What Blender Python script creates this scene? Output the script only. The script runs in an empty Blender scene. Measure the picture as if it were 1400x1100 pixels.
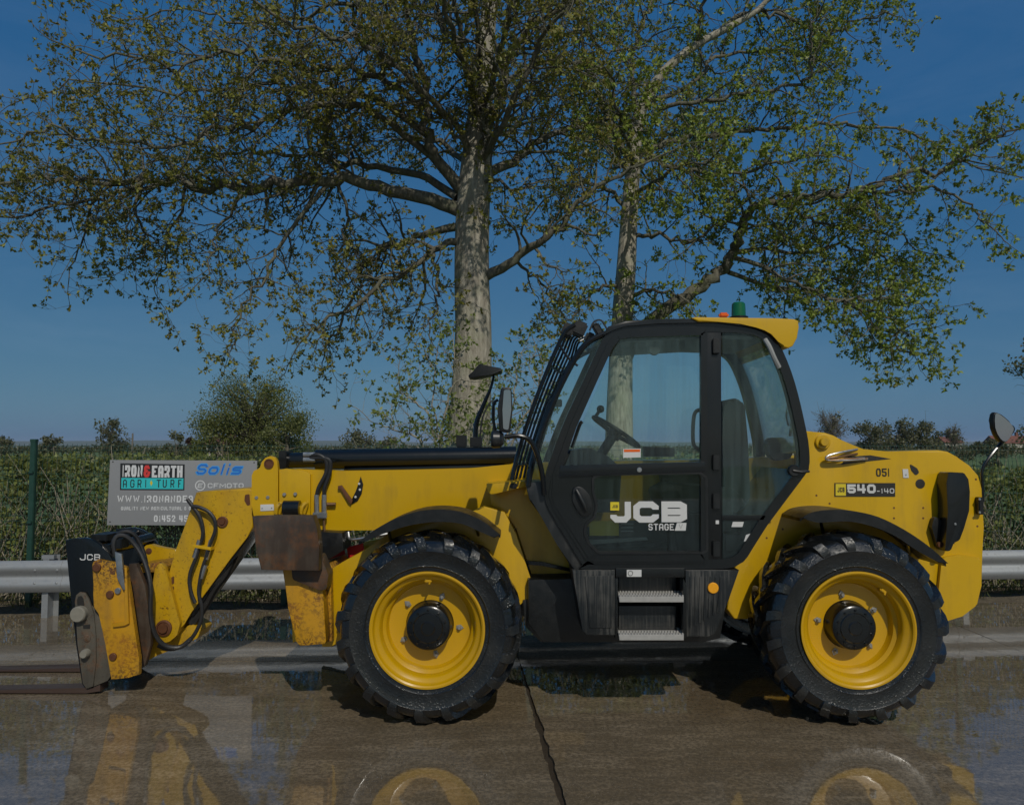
import bpy, bmesh, math, random
import numpy as np
from mathutils import Vector, Matrix, noise

random.seed(11)
rng = np.random.default_rng(7)
scene = bpy.context.scene
COL = scene.collection
R = math.radians

# ------------------------------------------------------------------ camera
CAM_Z, TILT, F = 1.785, R(3.26), 1052.0          # eye height, upward tilt, focal length in photo pixels (1400 wide)
cam_d = bpy.data.cameras.new('camera'); cam = bpy.data.objects.new('camera', cam_d); COL.objects.link(cam)
cam_d.sensor_fit = 'HORIZONTAL'; cam_d.sensor_width = 36.0; cam_d.lens = 36.0 * F / 1400.0
cam.location = (0, 0, CAM_Z); cam.rotation_euler = (math.pi / 2 + TILT, 0, 0)
cam_d.clip_start = 0.05; cam_d.clip_end = 20000
scene.camera = cam

# ------------------------------------------------------------------ sky and sun
SUN_EL, SUN_AZ = 41.0, 163.0                      # degrees; azimuth clockwise from +Y
w = bpy.data.worlds.new('World'); scene.world = w; w.use_nodes = True
wn = w.node_tree.nodes; wl = w.node_tree.links; wn.clear()
sky = wn.new('ShaderNodeTexSky'); sky.sky_type = 'NISHITA'; sky.sun_disc = False
sky.sun_elevation = R(SUN_EL); sky.sun_rotation = R(SUN_AZ)
sky.altitude = 30; sky.air_density = 0.6; sky.dust_density = 1.35; sky.ozone_density = 10.0
bg = wn.new('ShaderNodeBackground'); bg.inputs['Strength'].default_value = 0.108
wo = wn.new('ShaderNodeOutputWorld')
sm = wn.new('ShaderNodeVectorMath'); sm.operation = 'MULTIPLY_ADD'        # clear northern sky: flatter and bluer than the bare model
sm.inputs[1].default_value = (1.0, 0.75, 0.25); sm.inputs[2].default_value = (0.0, 1.36, 4.45)
wl.new(sky.outputs[0], sm.inputs[0])
tc = wn.new('ShaderNodeTexCoord'); mp_ = wn.new('ShaderNodeMapping'); mp_.inputs['Scale'].default_value = (1.2, 1.2, 4.5); mp_.inputs['Rotation'].default_value = (0.2, 0.35, 0.4)
cn = wn.new('ShaderNodeTexNoise'); cn.inputs['Scale'].default_value = 2.6; cn.inputs['Detail'].default_value = 7; cn.inputs['Roughness'].default_value = 0.62; cn.inputs['Distortion'].default_value = 0.8
cr_ = wn.new('ShaderNodeValToRGB'); cr_.color_ramp.elements[0].position = 0.50; cr_.color_ramp.elements[1].position = 0.80   # faint high cirrus
cr_.color_ramp.elements[1].color = (0.42, 0.42, 0.40, 1)
wl.new(tc.outputs['Generated'], mp_.inputs[0]); wl.new(mp_.outputs[0], cn.inputs['Vector']); wl.new(cn.outputs['Fac'], cr_.inputs[0])
ca = wn.new('ShaderNodeVectorMath'); ca.operation = 'ADD'; wl.new(sm.outputs[0], ca.inputs[0]); wl.new(cr_.outputs[0], ca.inputs[1])
wl.new(ca.outputs[0], bg.inputs[0]); wl.new(bg.outputs[0], wo.inputs[0])
sd = bpy.data.lights.new('sun', 'SUN'); so = bpy.data.objects.new('sun', sd); COL.objects.link(so)
sd.energy = 4.7; sd.angle = R(0.53); sd.color = (1.0, 0.95, 0.86)
sv = Vector((math.cos(R(SUN_EL)) * math.sin(R(SUN_AZ)), math.cos(R(SUN_EL)) * math.cos(R(SUN_AZ)), math.sin(R(SUN_EL))))
so.rotation_euler = sv.to_track_quat('Z', 'Y').to_euler(); so.location = sv * 40
scene.view_settings.view_transform = 'Standard'; scene.view_settings.look = 'None'
scene.view_settings.exposure = -1.15; scene.view_settings.gamma = 1.0
scene.view_settings.use_curve_mapping = False
scene.cycles.max_bounces = 8; scene.cycles.transparent_max_bounces = 16
scene.cycles.volume_bounces = 0; scene.cycles.use_denoising = True
scene.cycles.sample_clamp_indirect = 4.0

# ------------------------------------------------------------------ helpers
def P(u, v, Y):
    """world point that stands at depth Y and shows at photo pixel (u, v)"""
    a = (u - 700.0) / F; b = (550.0 - v) / F
    dy = math.cos(TILT) - b * math.sin(TILT); dz = math.sin(TILT) + b * math.cos(TILT)
    k = Y / dy
    return Vector((a * k, Y, CAM_Z + dz * k))
def PX(u, v, Y):
    p = P(u, v, Y); return (p.x, p.z)

def tag(o, label=None, cat=None, group=None, kind=None):
    if label: o['label'] = label
    if cat: o['category'] = cat
    if group: o['group'] = group
    if kind: o['kind'] = kind
    return o
def empty(name, loc=(0, 0, 0), parent=None):
    o = bpy.data.objects.new(name, None); COL.objects.link(o); o.location = loc
    o.empty_display_size = 0.1
    if parent: par(o, parent)
    return o
def world_of(o):
    t = Matrix.Translation(o.location)
    return t if o.parent is None else world_of(o.parent) @ o.matrix_parent_inverse @ t
def par(o, parent):
    o.parent = parent; o.matrix_parent_inverse = world_of(parent).inverted()
def link(name, me, mat, parent=None):
    o = bpy.data.objects.new(name, me); COL.objects.link(o)
    if mat is not None:
        for m in (mat if isinstance(mat, (list, tuple)) else [mat]): me.materials.append(m)
    if parent is not None: par(o, parent)
    return o
def from_bm(name, bm, mat, parent=None, smooth=True):
    bmesh.ops.recalc_face_normals(bm, faces=bm.faces)
    me = bpy.data.meshes.new(name); bm.to_mesh(me); bm.free()
    if smooth:
        me.polygons.foreach_set('use_smooth', [True] * len(me.polygons))
        me.set_sharp_from_angle(angle=R(32))
    return link(name, me, mat, parent)
def from_arrays(name, V, Fc, mat, parent=None, smooth=False):
    me = bpy.data.meshes.new(name)
    V = np.asarray(V, dtype=np.float32); Fc = np.asarray(Fc, dtype=np.int32)
    n = Fc.shape[1]
    me.vertices.add(len(V)); me.vertices.foreach_set('co', V.ravel())
    me.loops.add(Fc.size); me.loops.foreach_set('vertex_index', Fc.ravel())
    me.polygons.add(len(Fc)); me.polygons.foreach_set('loop_start', np.arange(len(Fc)) * n)
    me.polygons.foreach_set('loop_total', np.full(len(Fc), n))
    if smooth: me.polygons.foreach_set('use_smooth', [True] * len(Fc))
    me.update(calc_edges=True); me.validate()
    return link(name, me, mat, parent)

def rounded(pts, r, n=4):
    """polygon (x, z) with its corners rounded; r one radius or one per corner"""
    out = []; N = len(pts)
    for i in range(N):
        rr = r[i] if isinstance(r, (list, tuple)) else r
        p = Vector(pts[i]); a = Vector(pts[i - 1]) - p; b = Vector(pts[(i + 1) % N]) - p
        la, lb = a.length, b.length
        if rr <= 1e-6 or la < 1e-6 or lb < 1e-6: out.append(tuple(p)); continue
        a /= la; b /= lb
        ang = math.acos(max(-1, min(1, a.dot(b))))
        if ang > R(172): out.append(tuple(p)); continue
        d = min(rr / math.tan(ang / 2), la * 0.48, lb * 0.48)
        p0 = p + a * d; p1 = p + b * d
        for k in range(n + 1):
            t = k / n
            q = p0 * (1 - t) ** 2 + p * 2 * t * (1 - t) + p1 * t * t
            out.append(tuple(q))
    return out
def smooth_closed(pts, sub=3):
    N = len(pts); out = []
    for i in range(N):
        p0, p1, p2, p3 = [np.array(pts[(i + k) % N], float) for k in (-1, 0, 1, 2)]
        for s in range(sub):
            t = s / sub
            out.append(tuple(0.5 * (2 * p1 + (p2 - p0) * t + (2 * p0 - 5 * p1 + 4 * p2 - p3) * t * t + (3 * p1 - p0 - 3 * p2 + p3) * t ** 3)))
    return out
def smooth_open(pts, sub=4):
    pts = [np.array(p, float) for p in pts]
    q = [2 * pts[0] - pts[1]] + pts + [2 * pts[-1] - pts[-2]]; out = []
    for i in range(1, len(q) - 2):
        p0, p1, p2, p3 = q[i - 1:i + 3]
        for s in range(sub):
            t = s / sub
            out.append(0.5 * (2 * p1 + (p2 - p0) * t + (2 * p0 - 5 * p1 + 4 * p2 - p3) * t * t + (3 * p1 - p0 - 3 * p2 + p3) * t ** 3))
    out.append(pts[-1]); return out
def bm_prism(bm, xz, y0, y1, bevel=0.0, seg=2):
    """closed solid: outline (x, z) from depth y0 to y1"""
    f = [bm.verts.new((x, y0, z)) for x, z in xz]; b = [bm.verts.new((x, y1, z)) for x, z in xz]
    n = len(xz)
    F0 = bm.faces.new(f); F1 = bm.faces.new(b[::-1])
    for i in range(n): bm.faces.new((f[i], b[i], b[(i + 1) % n], f[(i + 1) % n]))
    if bevel > 0:
        ed = list(F0.edges) + list(F1.edges)
        bmesh.ops.bevel(bm, geom=ed, offset=bevel, segments=seg, affect='EDGES', profile=0.6, clamp_overlap=True)
def prism(name, xz, y0, y1, mat, parent=None, bevel=0.006, seg=2):
    bm = bmesh.new(); bm_prism(bm, xz, y0, y1, bevel, seg); return from_bm(name, bm, mat, parent)
def pp(name, px, Y0, Y1, mat, parent=None, bevel=0.006, rad=0.0, seg=2):
    """prism whose outline is given in photo pixels at depth Y0"""
    xz = [PX(u, v, Y0) for u, v in px]
    if rad: xz = rounded(xz, rad)
    return prism(name, xz, Y0, Y1, mat, parent, bevel, seg)
def bm_ring(bm, outer, inner, y0, y1):
    n = len(outer)
    of = [bm.verts.new((x, y0, z)) for x, z in outer]; ob = [bm.verts.new((x, y1, z)) for x, z in outer]
    nf = [bm.verts.new((x, y0, z)) for x, z in inner]; nb = [bm.verts.new((x, y1, z)) for x, z in inner]
    for i in range(n):
        j = (i + 1) % n
        bm.faces.new((of[i], of[j], nf[j], nf[i])); bm.faces.new((ob[j], ob[i], nb[i], nb[j]))
        bm.faces.new((of[j], of[i], ob[i], ob[j])); bm.faces.new((nf[i], nf[j], nb[j], nb[i]))
def inset(xz, d):
    """outline moved inwards by d (counter-clockwise or clockwise alike)"""
    n = len(xz); A = sum(xz[i][0] * xz[(i + 1) % n][1] - xz[(i + 1) % n][0] * xz[i][1] for i in range(n))
    s = 1 if A > 0 else -1; out = []
    for i in range(n):
        p = Vector(xz[i]); a = (p - Vector(xz[i - 1])); b = (Vector(xz[(i + 1) % n]) - p)
        if a.length < 1e-7: a = b
        if b.length < 1e-7: b = a
        a.normalize(); b.normalize()
        na = Vector((-a.y, a.x)) * s; nb = Vector((-b.y, b.x)) * s
        m = na + nb; L = m.length
        if L < 1e-6: m = na; k = d
        else: m /= L; k = d / max(0.5, m.dot(na))
        out.append(tuple(p + m * k))
    return out
def frame(name, xz, width, y0, y1, mat, parent, bevel=0.004):
    bm = bmesh.new(); bm_ring(bm, xz, inset(xz, width), y0, y1)
    if bevel:
        ed = [e for e in bm.edges if e.calc_face_angle(0) > R(60)]
        bmesh.ops.bevel(bm, geom=ed, offset=bevel, segments=1, affect='EDGES', clamp_overlap=True)
    return from_bm(name, bm, mat, parent)
def bm_box(bm, c, s, rot=None, bevel=0.0):
    r = bmesh.ops.create_cube(bm, size=1.0); vs = r['verts']
    bmesh.ops.scale(bm, vec=s, verts=vs)
    if rot is not None: bmesh.ops.rotate(bm, cent=(0, 0, 0), matrix=rot, verts=vs)
    bmesh.ops.translate(bm, vec=c, verts=vs)
    if bevel > 0:
        ed = list({e for v in vs for e in v.link_edges})
        bmesh.ops.bevel(bm, geom=ed, offset=bevel, segments=2, affect='EDGES', clamp_overlap=True)
def box(name, c, s, mat, parent=None, rot=None, bevel=0.005):
    bm = bmesh.new(); bm_box(bm, c, s, rot, bevel); return from_bm(name, bm, mat, parent)
def bm_tube(bm, pts, rad, k=8, cap=True):
    pts = [Vector(p) for p in pts]; n = len(pts); rings = []
    up = None
    for i in range(n):
        t = (pts[min(i + 1, n - 1)] - pts[max(i - 1, 0)])
        if t.length < 1e-9: t = Vector((0, 0, 1))
        t.normalize()
        if up is None:
            up = Vector((0, 0, 1)) if abs(t.z) < 0.9 else Vector((1, 0, 0))
        a = (up - t * up.dot(t)); 
        if a.length < 1e-6: a = t.orthogonal()
        a.normalize(); b = t.cross(a); up = a
        r = rad[i] if hasattr(rad, '__len__') else rad
        rings.append([bm.verts.new(pts[i] + (a * math.cos(2 * math.pi * j / k) + b * math.sin(2 * math.pi * j / k)) * r) for j in range(k)])
    for i in range(n - 1):
        for j in range(k):
            bm.faces.new((rings[i][j], rings[i][(j + 1) % k], rings[i + 1][(j + 1) % k], rings[i + 1][j]))
    if cap: bm.faces.new(rings[0][::-1]); bm.faces.new(rings[-1])
def tube(name, pts, rad, mat, parent=None, k=8, sub=0):
    if sub:
        if hasattr(rad, '__len__'):
            m_ = (len(pts) - 1) * sub; rad = [float(np.interp(i / sub, range(len(pts)), rad)) for i in range(m_ + 1)]
        pts = smooth_open(pts, sub)
    bm = bmesh.new(); bm_tube(bm, pts, rad, k); return from_bm(name, bm, mat, parent)
def bm_lathe(bm, prof, c, n=48, axis='Y', closed=False):
    """profile [(radius, offset along axis)] turned round an axis through c"""
    rings = []
    for r, o in prof:
        ring = []
        for j in range(n):
            a = 2 * math.pi * j / n; x, z = r * math.cos(a), r * math.sin(a)
            if axis == 'Y': q = (c[0] + x, c[1] + o, c[2] + z)
            elif axis == 'Z': q = (c[0] + x, c[1] + z, c[2] + o)
            else: q = (c[0] + o, c[1] + x, c[2] + z)
            ring.append(bm.verts.new(q))
        rings.append(ring)
    m = len(rings)
    for i in range(m if closed else m - 1):
        A, B = rings[i], rings[(i + 1) % m]
        for j in range(n): bm.faces.new((A[j], A[(j + 1) % n], B[(j + 1) % n], B[j]))
    if not closed:
        if prof[0][0] > 1e-4: bm.faces.new(rings[0])
        if prof[-1][0] > 1e-4: bm.faces.new(rings[-1][::-1])
def lathe(name, prof, c, mat, parent=None, n=48, axis='Y', closed=False):
    bm = bmesh.new(); bm_lathe(bm, prof, c, n, axis, closed)
    bmesh.ops.remove_doubles(bm, verts=bm.verts, dist=1e-5)
    return from_bm(name, bm, mat, parent)
def disc(name, u, v, Y, rpx, depth, mat, parent=None, n=20, bev=0.2):
    """short cylinder facing the yard, its front face at depth Y - depth"""
    c = P(u, v, Y); r = rpx * Y / F
    return lathe(name, [(r, 0), (r, -depth * (1 - bev)), (r * (1 - bev * 0.6), -depth)], c, mat, parent, n)
GL = {
 'A': [[(0, 0), (0, .8), (.22, 1), (.78, 1), (1, .8), (1, 0)], [(0, .4), (1, .4)]], 'B': [[(0, 0), (0, 1), (.8, 1), (1, .86), (1, .62), (.86, .5), (1, .38), (1, .14), (.8, 0), (0, 0)], [(0, .5), (.86, .5)]],
 'C': [[(1, .66), (1, .8), (.8, 1), (.2, 1), (0, .8), (0, .2), (.2, 0), (.8, 0), (1, .2), (1, .34)]], 'D': [[(0, 0), (0, 1), (.75, 1), (1, .75), (1, .25), (.75, 0), (0, 0)]],
 'E': [[(1, 1), (0, 1), (0, 0), (1, 0)], [(0, .5), (.85, .5)]], 'F': [[(1, 1), (0, 1), (0, 0)], [(0, .5), (.8, .5)]],
 'G': [[(1, .72), (1, .8), (.8, 1), (.2, 1), (0, .8), (0, .2), (.2, 0), (.8, 0), (1, .2), (1, .5), (.55, .5)]], 'H': [[(0, 0), (0, 1)], [(1, 0), (1, 1)], [(0, .5), (1, .5)]],
 'I': [[(.5, 0), (.5, 1)]], 'J': [[(1, 1), (1, .2), (.8, 0), (.2, 0), (0, .2), (0, .32)]], 'K': [[(0, 0), (0, 1)], [(1, 1), (0, .45)], [(.3, .6), (1, 0)]],
 'L': [[(0, 1), (0, 0), (1, 0)]], 'M': [[(0, 0), (0, 1), (.5, .35), (1, 1), (1, 0)]], 'N': [[(0, 0), (0, 1), (1, 0), (1, 1)]],
 'O': [[(.5, 1), (.2, 1), (0, .8), (0, .2), (.2, 0), (.8, 0), (1, .2), (1, .8), (.8, 1), (.5, 1)]], 'P': [[(0, 0), (0, 1), (.8, 1), (1, .85), (1, .6), (.8, .45), (0, .45)]],
 'Q': [[(.5, 1), (.2, 1), (0, .8), (0, .2), (.2, 0), (.8, 0), (1, .2), (1, .8), (.8, 1), (.5, 1)], [(.6, .3), (1, 0)]], 'R': [[(0, 0), (0, 1), (.8, 1), (1, .85), (1, .6), (.8, .45), (0, .45)], [(.55, .45), (1, 0)]],
 'S': [[(1, .75), (1, .82), (.8, 1), (.2, 1), (0, .82), (0, .65), (.2, .5), (.8, .5), (1, .35), (1, .18), (.8, 0), (.2, 0), (0, .18), (0, .25)]], 'T': [[(0, 1), (1, 1)], [(.5, 1), (.5, 0)]],
 'U': [[(0, 1), (0, .2), (.2, 0), (.8, 0), (1, .2), (1, 1)]], 'V': [[(0, 1), (.5, 0), (1, 1)]], 'W': [[(0, 1), (.22, 0), (.5, .7), (.78, 0), (1, 1)]],
 'X': [[(0, 0), (1, 1)], [(0, 1), (1, 0)]], 'Y': [[(0, 1), (.5, .5), (1, 1)], [(.5, .5), (.5, 0)]], 'Z': [[(0, 1), (1, 1), (0, 0), (1, 0)]],
 '0': [[(.5, 1), (.2, 1), (0, .8), (0, .2), (.2, 0), (.8, 0), (1, .2), (1, .8), (.8, 1), (.5, 1)]], '1': [[(.15, .8), (.55, 1), (.55, 0)]], '2': [[(0, .75), (.2, 1), (.8, 1), (1, .82), (1, .62), (0, 0), (1, 0)]],
 '4': [[(0, 1), (0, .38), (1, .38)], [(.8, 1), (.8, 0)]], '5': [[(1, 1), (0, 1), (0, .56), (.8, .56), (1, .42), (1, .15), (.8, 0), (.2, 0), (0, .15)]],
 '&': [[(1, .5), (.8, .12), (.6, 0), (.2, 0), (0, .15), (0, .38), (.2, .52), (.7, .52)], [(.2, .52), (.05, .68), (.05, .86), (.25, 1), (.65, 1), (.8, .85), (.8, .75)]],
 '-': [[(0, .42), (1, .42)]], '.': [[(.5, 0), (.5, .04)]],
 's': [[(1, .7), (.15, .7), (0, .58), (0, .45), (.12, .36), (.88, .36), (1, .25), (1, .12), (.85, 0), (0, 0)]], 'o': [[(.5, .7), (.2, .7), (0, .5), (0, .2), (.2, 0), (.8, 0), (1, .2), (1, .5), (.8, .7), (.5, .7)]],
 'l': [[(.5, 0), (.5, 1)]], 'i': [[(.5, 0), (.5, .68)], [(.5, .88), (.5, 1)]], ' ': []}
GW = {'I': .36, '1': .55, 'M': 1.25, 'W': 1.45, '.': .34, ' ': .5, '-': .6, 'l': .36, 'i': .36, 'O': 1.0}
def lettering(body, px, Y, mat, parent, weight=0.17, gap=0.14, shear=0.0, name='lettering', aspect=0.62):
    """bold stroke lettering that fills the pixel box px = (u0, v0, u1, v1) on the upright plane at depth Y"""
    a = P(px[0], px[3], Y); b = P(px[2], px[1], Y); W, H = b.x - a.x, b.z - a.z
    ws = [GW.get(ch, 1.0) for ch in body]; G = gap / aspect
    tot = sum(ws) + G * (len(body) - 1); unit = (W - abs(shear) * H) / tot
    t = weight * H; V = []; Fc = []; x0 = a.x; lay = 0
    for ch, wd in zip(body, ws):
        w_ = wd * unit; tx = min(t, w_ * 0.48)
        for line in GL.get(ch, []):
            pts = [Vector((x0 + tx / 2 + p[0] * (w_ - tx), a.z + t / 2 + p[1] * (H - t))) for p in line]
            n = len(pts); cl = (pts[0] - pts[-1]).length < 1e-7
            d0 = (pts[1] - pts[0]).normalized(); d1 = (pts[-1] - pts[-2]).normalized()
            L = []; 
            for i in range(n):
                da = (pts[i] - pts[i - 1]).normalized() if i > 0 else ((pts[-1] - pts[-2]).normalized() if cl else d0)
                db = (pts[i + 1] - pts[i]).normalized() if i < n - 1 else ((pts[1] - pts[0]).normalized() if cl else d1)
                na, nb = Vector((-da.y, da.x)), Vector((-db.y, db.x)); m = na + nb
                m = m.normalized() if m.length > 1e-6 else na
                k = min(1.6, 1 / max(0.4, m.dot(na)))
                p = pts[i].copy()
                if not cl and i in (0, n - 1):      # square caps only where a stroke runs out to the edge of the letter
                    d_ = -d0 if i == 0 else d1; e_ = line[i]
                    if (abs(d_.y) > 0.3 and e_[1] in (0, 1)) or (abs(d_.x) > 0.3 and e_[0] in (0, 1)): p += Vector((d_.x * tx / 2, d_.y * t / 2))
                hx = abs(m.x) * (tx / t) + 1e-9; off = Vector((m.x * tx, m.y * t)) * 0.5 * k
                L.append((p + off, p - off))
            y = Y - 0.0004 - 0.00012 * (lay % 4); lay += 1; base = len(V)
            for l, r in L:
                for q in (l, r):
                    qz = min(max(q.y, a.z), b.z); qx = min(max(q.x, x0), x0 + w_)
                    V.append((qx + shear * (qz - a.z), y, qz))
            for i in range(n - 1): Fc.append((base + 2 * i, base + 2 * i + 1, base + 2 * i + 3, base + 2 * i + 2))
        x0 += w_ + G * unit
    return from_arrays(name, V, Fc, mat, parent)
def copy_tree(o, parent=None):
    c = o.copy(); COL.objects.link(c); c.parent = parent
    for ch in [x for x in o.children]: copy_tree(ch, c)
    return c

# ------------------------------------------------------------------ materials
class NT:
    def __init__(s, name):
        s.m = bpy.data.materials.new(name); s.m.use_nodes = True
        s.t = s.m.node_tree; s.n = s.t.nodes; s.l = s.t.links; s.n.clear()
        s.out = s.n.new('ShaderNodeOutputMaterial')
    def N(s, typ, **kw):
        nd = s.n.new(typ)
        for k, v in kw.items():
            if k.startswith('i_'): nd.inputs[k[2:].replace('_', ' ')].default_value = v
            else: setattr(nd, k, v)
        return nd
    def L(s, a, b): s.l.new(a, b)
    def pos(s, scale=(1, 1, 1)):
        g = s.N('ShaderNodeNewGeometry'); mp = s.N('ShaderNodeMapping'); mp.inputs['Scale'].default_value = scale
        s.L(g.outputs['Position'], mp.inputs['Vector']); return mp.outputs[0]
    def noise(s, scale, detail=4, rough=0.55, vec=None, dist=0.0):
        nd = s.N('ShaderNodeTexNoise'); nd.inputs['Scale'].default_value = scale; nd.inputs['Detail'].default_value = detail
        nd.inputs['Roughness'].default_value = rough; nd.inputs['Distortion'].default_value = dist
        s.L(vec if vec is not None else s.pos(), nd.inputs['Vector']); return nd.outputs['Fac']
    def ramp(s, fac, stops, interp='LINEAR'):
        nd = s.N('ShaderNodeValToRGB'); cr = nd.color_ramp; cr.interpolation = interp
        while len(cr.elements) < len(stops): cr.elements.new(0.5)
        for e, (p, c) in zip(cr.elements, stops):
            e.position = p; e.color = (c, c, c, 1) if not hasattr(c, '__len__') else (*c, 1)
        s.L(fac, nd.inputs[0]); return nd.outputs[0]
    def mix(s, fac, a, b, mode='MIX'):
        nd = s.N('ShaderNodeMix', data_type='RGBA', blend_type=mode)
        for sock, v in ((nd.inputs[0], fac), (nd.inputs[6], a), (nd.inputs[7], b)):
            if hasattr(v, 'is_output'): s.L(v, sock)
            else: sock.default_value = v if not hasattr(v, '__len__') else (*v, 1)
        return nd.outputs[2]
    def math(s, op, a, b=0.0):
        nd = s.N('ShaderNodeMath', operation=op)
        for sock, v in ((nd.inputs[0], a), (nd.inputs[1], b)):
            if hasattr(v, 'is_output'): s.L(v, sock)
            else: sock.default_value = v
        return nd.outputs[0]
    def bump(s, h, strength=0.3, dist=0.01):
        nd = s.N('ShaderNodeBump'); nd.inputs['Strength'].default_value = strength; nd.inputs['Distance'].default_value = dist
        s.L(h, nd.inputs['Height']); return nd.outputs[0]
    def bsdf(s, **kw):
        b = s.N('ShaderNodeBsdfPrincipled')
        for k, v in kw.items():
            sock = b.inputs[k.replace('_', ' ')]
            if hasattr(v, 'is_output'): s.L(v, sock)
            else: sock.default_value = v if not hasattr(v, '__len__') else (*v, 1)
        s.L(b.outputs[0], s.out.inputs[0]); return b

def mat_paint(name, col, rough=0.32, dirt=0.35, dirt_col=(0.10, 0.065, 0.03), rust=0.0, coat=0.2):
    m = NT(name)
    n1 = m.noise(2.3, 6, 0.62); streak = m.noise(9.0, 5, 0.6, m.pos((1, 1, 0.14)))
    d = m.ramp(m.math('MULTIPLY', n1, streak), [(0.24, 0.0), (0.50, dirt)])
    c = m.mix(m.noise(0.9, 2), [x * 0.93 for x in col], [min(1, x * 1.05) for x in col])
    c = m.mix(d, c, dirt_col)
    if rust > 0:
        r1 = m.ramp(m.noise(48, 8, 0.75, None, 0.6), [(0.60 - 0.12 * rust, 0.0), (0.66 - 0.12 * rust, 1.0)])
        r2 = m.ramp(m.noise(3.0, 4), [(0.35, 0.0), (0.6, 1.0)])
        c = m.mix(m.math('MULTIPLY', r1, r2), c, (0.035, 0.017, 0.008))
        c = m.mix(m.ramp(m.noise(6, 6, 0.7), [(0.5, 0.0), (0.75, 0.75 * rust)]), c, (0.30, 0.10, 0.012))
    rg = m.math('ADD', m.math('MULTIPLY', d, 0.5), rough)
    nb = m.bump(m.noise(55, 3), 0.06, 0.004)
    m.bsdf(Base_Color=c, Roughness=rg, Coat_Weight=coat, Coat_Roughness=0.08, Normal=nb)
    return m.m
def mat_simple(name, col, rough=0.5, metal=0.0, var=0.12, scale=8, bump=0.1, spec=0.5, coat=0.0):
    m = NT(name)
    n = m.noise(scale, 5, 0.6)
    c = m.mix(n, [max(0, x * (1 - var)) for x in col], [min(1, x * (1 + var)) for x in col])
    rg = m.ramp(m.noise(scale * 1.7, 4), [(0.3, max(0.02, rough - 0.1)), (0.7, min(1, rough + 0.1))])
    m.bsdf(Base_Color=c, Roughness=rg, Metallic=metal, Normal=m.bump(m.noise(scale * 6, 3), bump, 0.005), Specular_IOR_Level=spec, Coat_Weight=coat, Coat_Roughness=0.1)
    return m.m
M = {}
YEL = (0.58, 0.345, 0.001)
M['yellow'] = mat_paint('yellow paint', YEL, 0.33, 0.38)
M['yellow_worn'] = mat_paint('worn yellow paint', (0.50, 0.25, 0.004), 0.45, 0.7, rust=0.95, coat=0.1)
M['yellow_nose'] = mat_paint('scuffed yellow paint', (0.52, 0.305, 0.003), 0.38, 0.5, rust=0.3, coat=0.25)
M['yellow_rim'] = mat_paint('rim yellow paint', (0.56, 0.315, 0.002), 0.28, 0.32)
M['black'] = mat_paint('black paint', (0.004, 0.0052, 0.0058), 0.24, 0.12, (0.04, 0.038, 0.034), coat=0.3)
M['black_matt'] = mat_simple('black plastic', (0.006, 0.0072, 0.0078), 0.42, 0, 0.4, 12, 0.2)
M['grey_plastic'] = mat_paint('weathered grey plastic', (0.012, 0.0145, 0.016), 0.36, 0.95, (0.085, 0.08, 0.07), coat=0.2)
def mat_streaked():
    m = NT('streaked black plastic')
    st = m.noise(70, 4, 0.6, m.pos((1, 1, 0.035))); bl = m.noise(3.5, 4, 0.6)
    d = m.ramp(m.math('MULTIPLY', st, bl), [(0.22, 0.0), (0.36, 0.5)])
    c = m.mix(d, (0.011, 0.0135, 0.015), (0.105, 0.10, 0.088))
    m.bsdf(Base_Color=c, Roughness=m.math('ADD', m.math('MULTIPLY', d, 0.4), 0.32), Normal=m.bump(m.noise(90, 3), 0.12, 0.004)); return m.m
M['streaked'] = mat_streaked()
M['hose'] = mat_simple('hose rubber', (0.02, 0.02, 0.02), 0.45, 0, 0.3, 20, 0.15)
M['steel'] = mat_simple('bare steel', (0.45, 0.45, 0.44), 0.35, 0.9, 0.2, 14, 0.1)
M['tread_plate'] = mat_simple('step aluminium', (0.42, 0.41, 0.385), 0.45, 0.35, 0.25, 30, 0.3)
M['rust_shade_plate'] = mat_paint('dirty brown and shaded steel', (0.040, 0.026, 0.017), 0.5, 0.95, (0.11, 0.085, 0.06), rust=0.5, coat=0.1)
M['fork_steel'] = mat_paint('rusty fork steel', (0.055, 0.032, 0.022), 0.5, 0.5, (0.03, 0.022, 0.016), coat=0.2)
M['mud'] = mat_paint('muddy plate', (0.085, 0.075, 0.056), 0.6, 1.0, (0.014, 0.014, 0.013), rust=0.45, coat=0.0)
M['knob'] = mat_simple('pale knob', (0.22, 0.205, 0.165), 0.6, 0, 0.2, 30, 0.2)
M['pin'] = mat_simple('rusty pin', (0.13, 0.05, 0.02), 0.55, 0.3, 0.4, 40, 0.3)
M['white'] = mat_simple('white print', (0.58, 0.58, 0.565), 0.5, 0, 0.06, 30, 0.05)
M['decal_yellow'] = mat_simple('yellow print', (0.66, 0.52, 0.02), 0.5, 0, 0.06, 30, 0.05)
M['decal_dark'] = mat_simple('dark print', (0.02, 0.018, 0.015), 0.5, 0, 0.1, 30, 0.05)
M['red'] = mat_simple('red panel', (0.55, 0.02, 0.02), 0.5, 0, 0.1, 9, 0.05)
M['reflector'] = mat_simple('amber reflector', (0.85, 0.36, 0.01), 0.25, 0, 0.1, 50, 0.2)
M['seat'] = mat_simple('seat cloth', (0.055, 0.058, 0.06), 0.85, 0, 0.3, 40, 0.3)
M['liner'] = mat_simple('headliner', (0.30, 0.31, 0.30), 0.8, 0, 0.15, 10, 0.1)
M['orange_lens'] = mat_simple('orange lens', (0.75, 0.12, 0.01), 0.2, 0, 0.1, 10, 0.0)
M['green_lens'] = mat_simple('green lens', (0.006, 0.11, 0.035), 0.15, 0, 0.15, 10, 0.0, coat=0.6)

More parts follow.
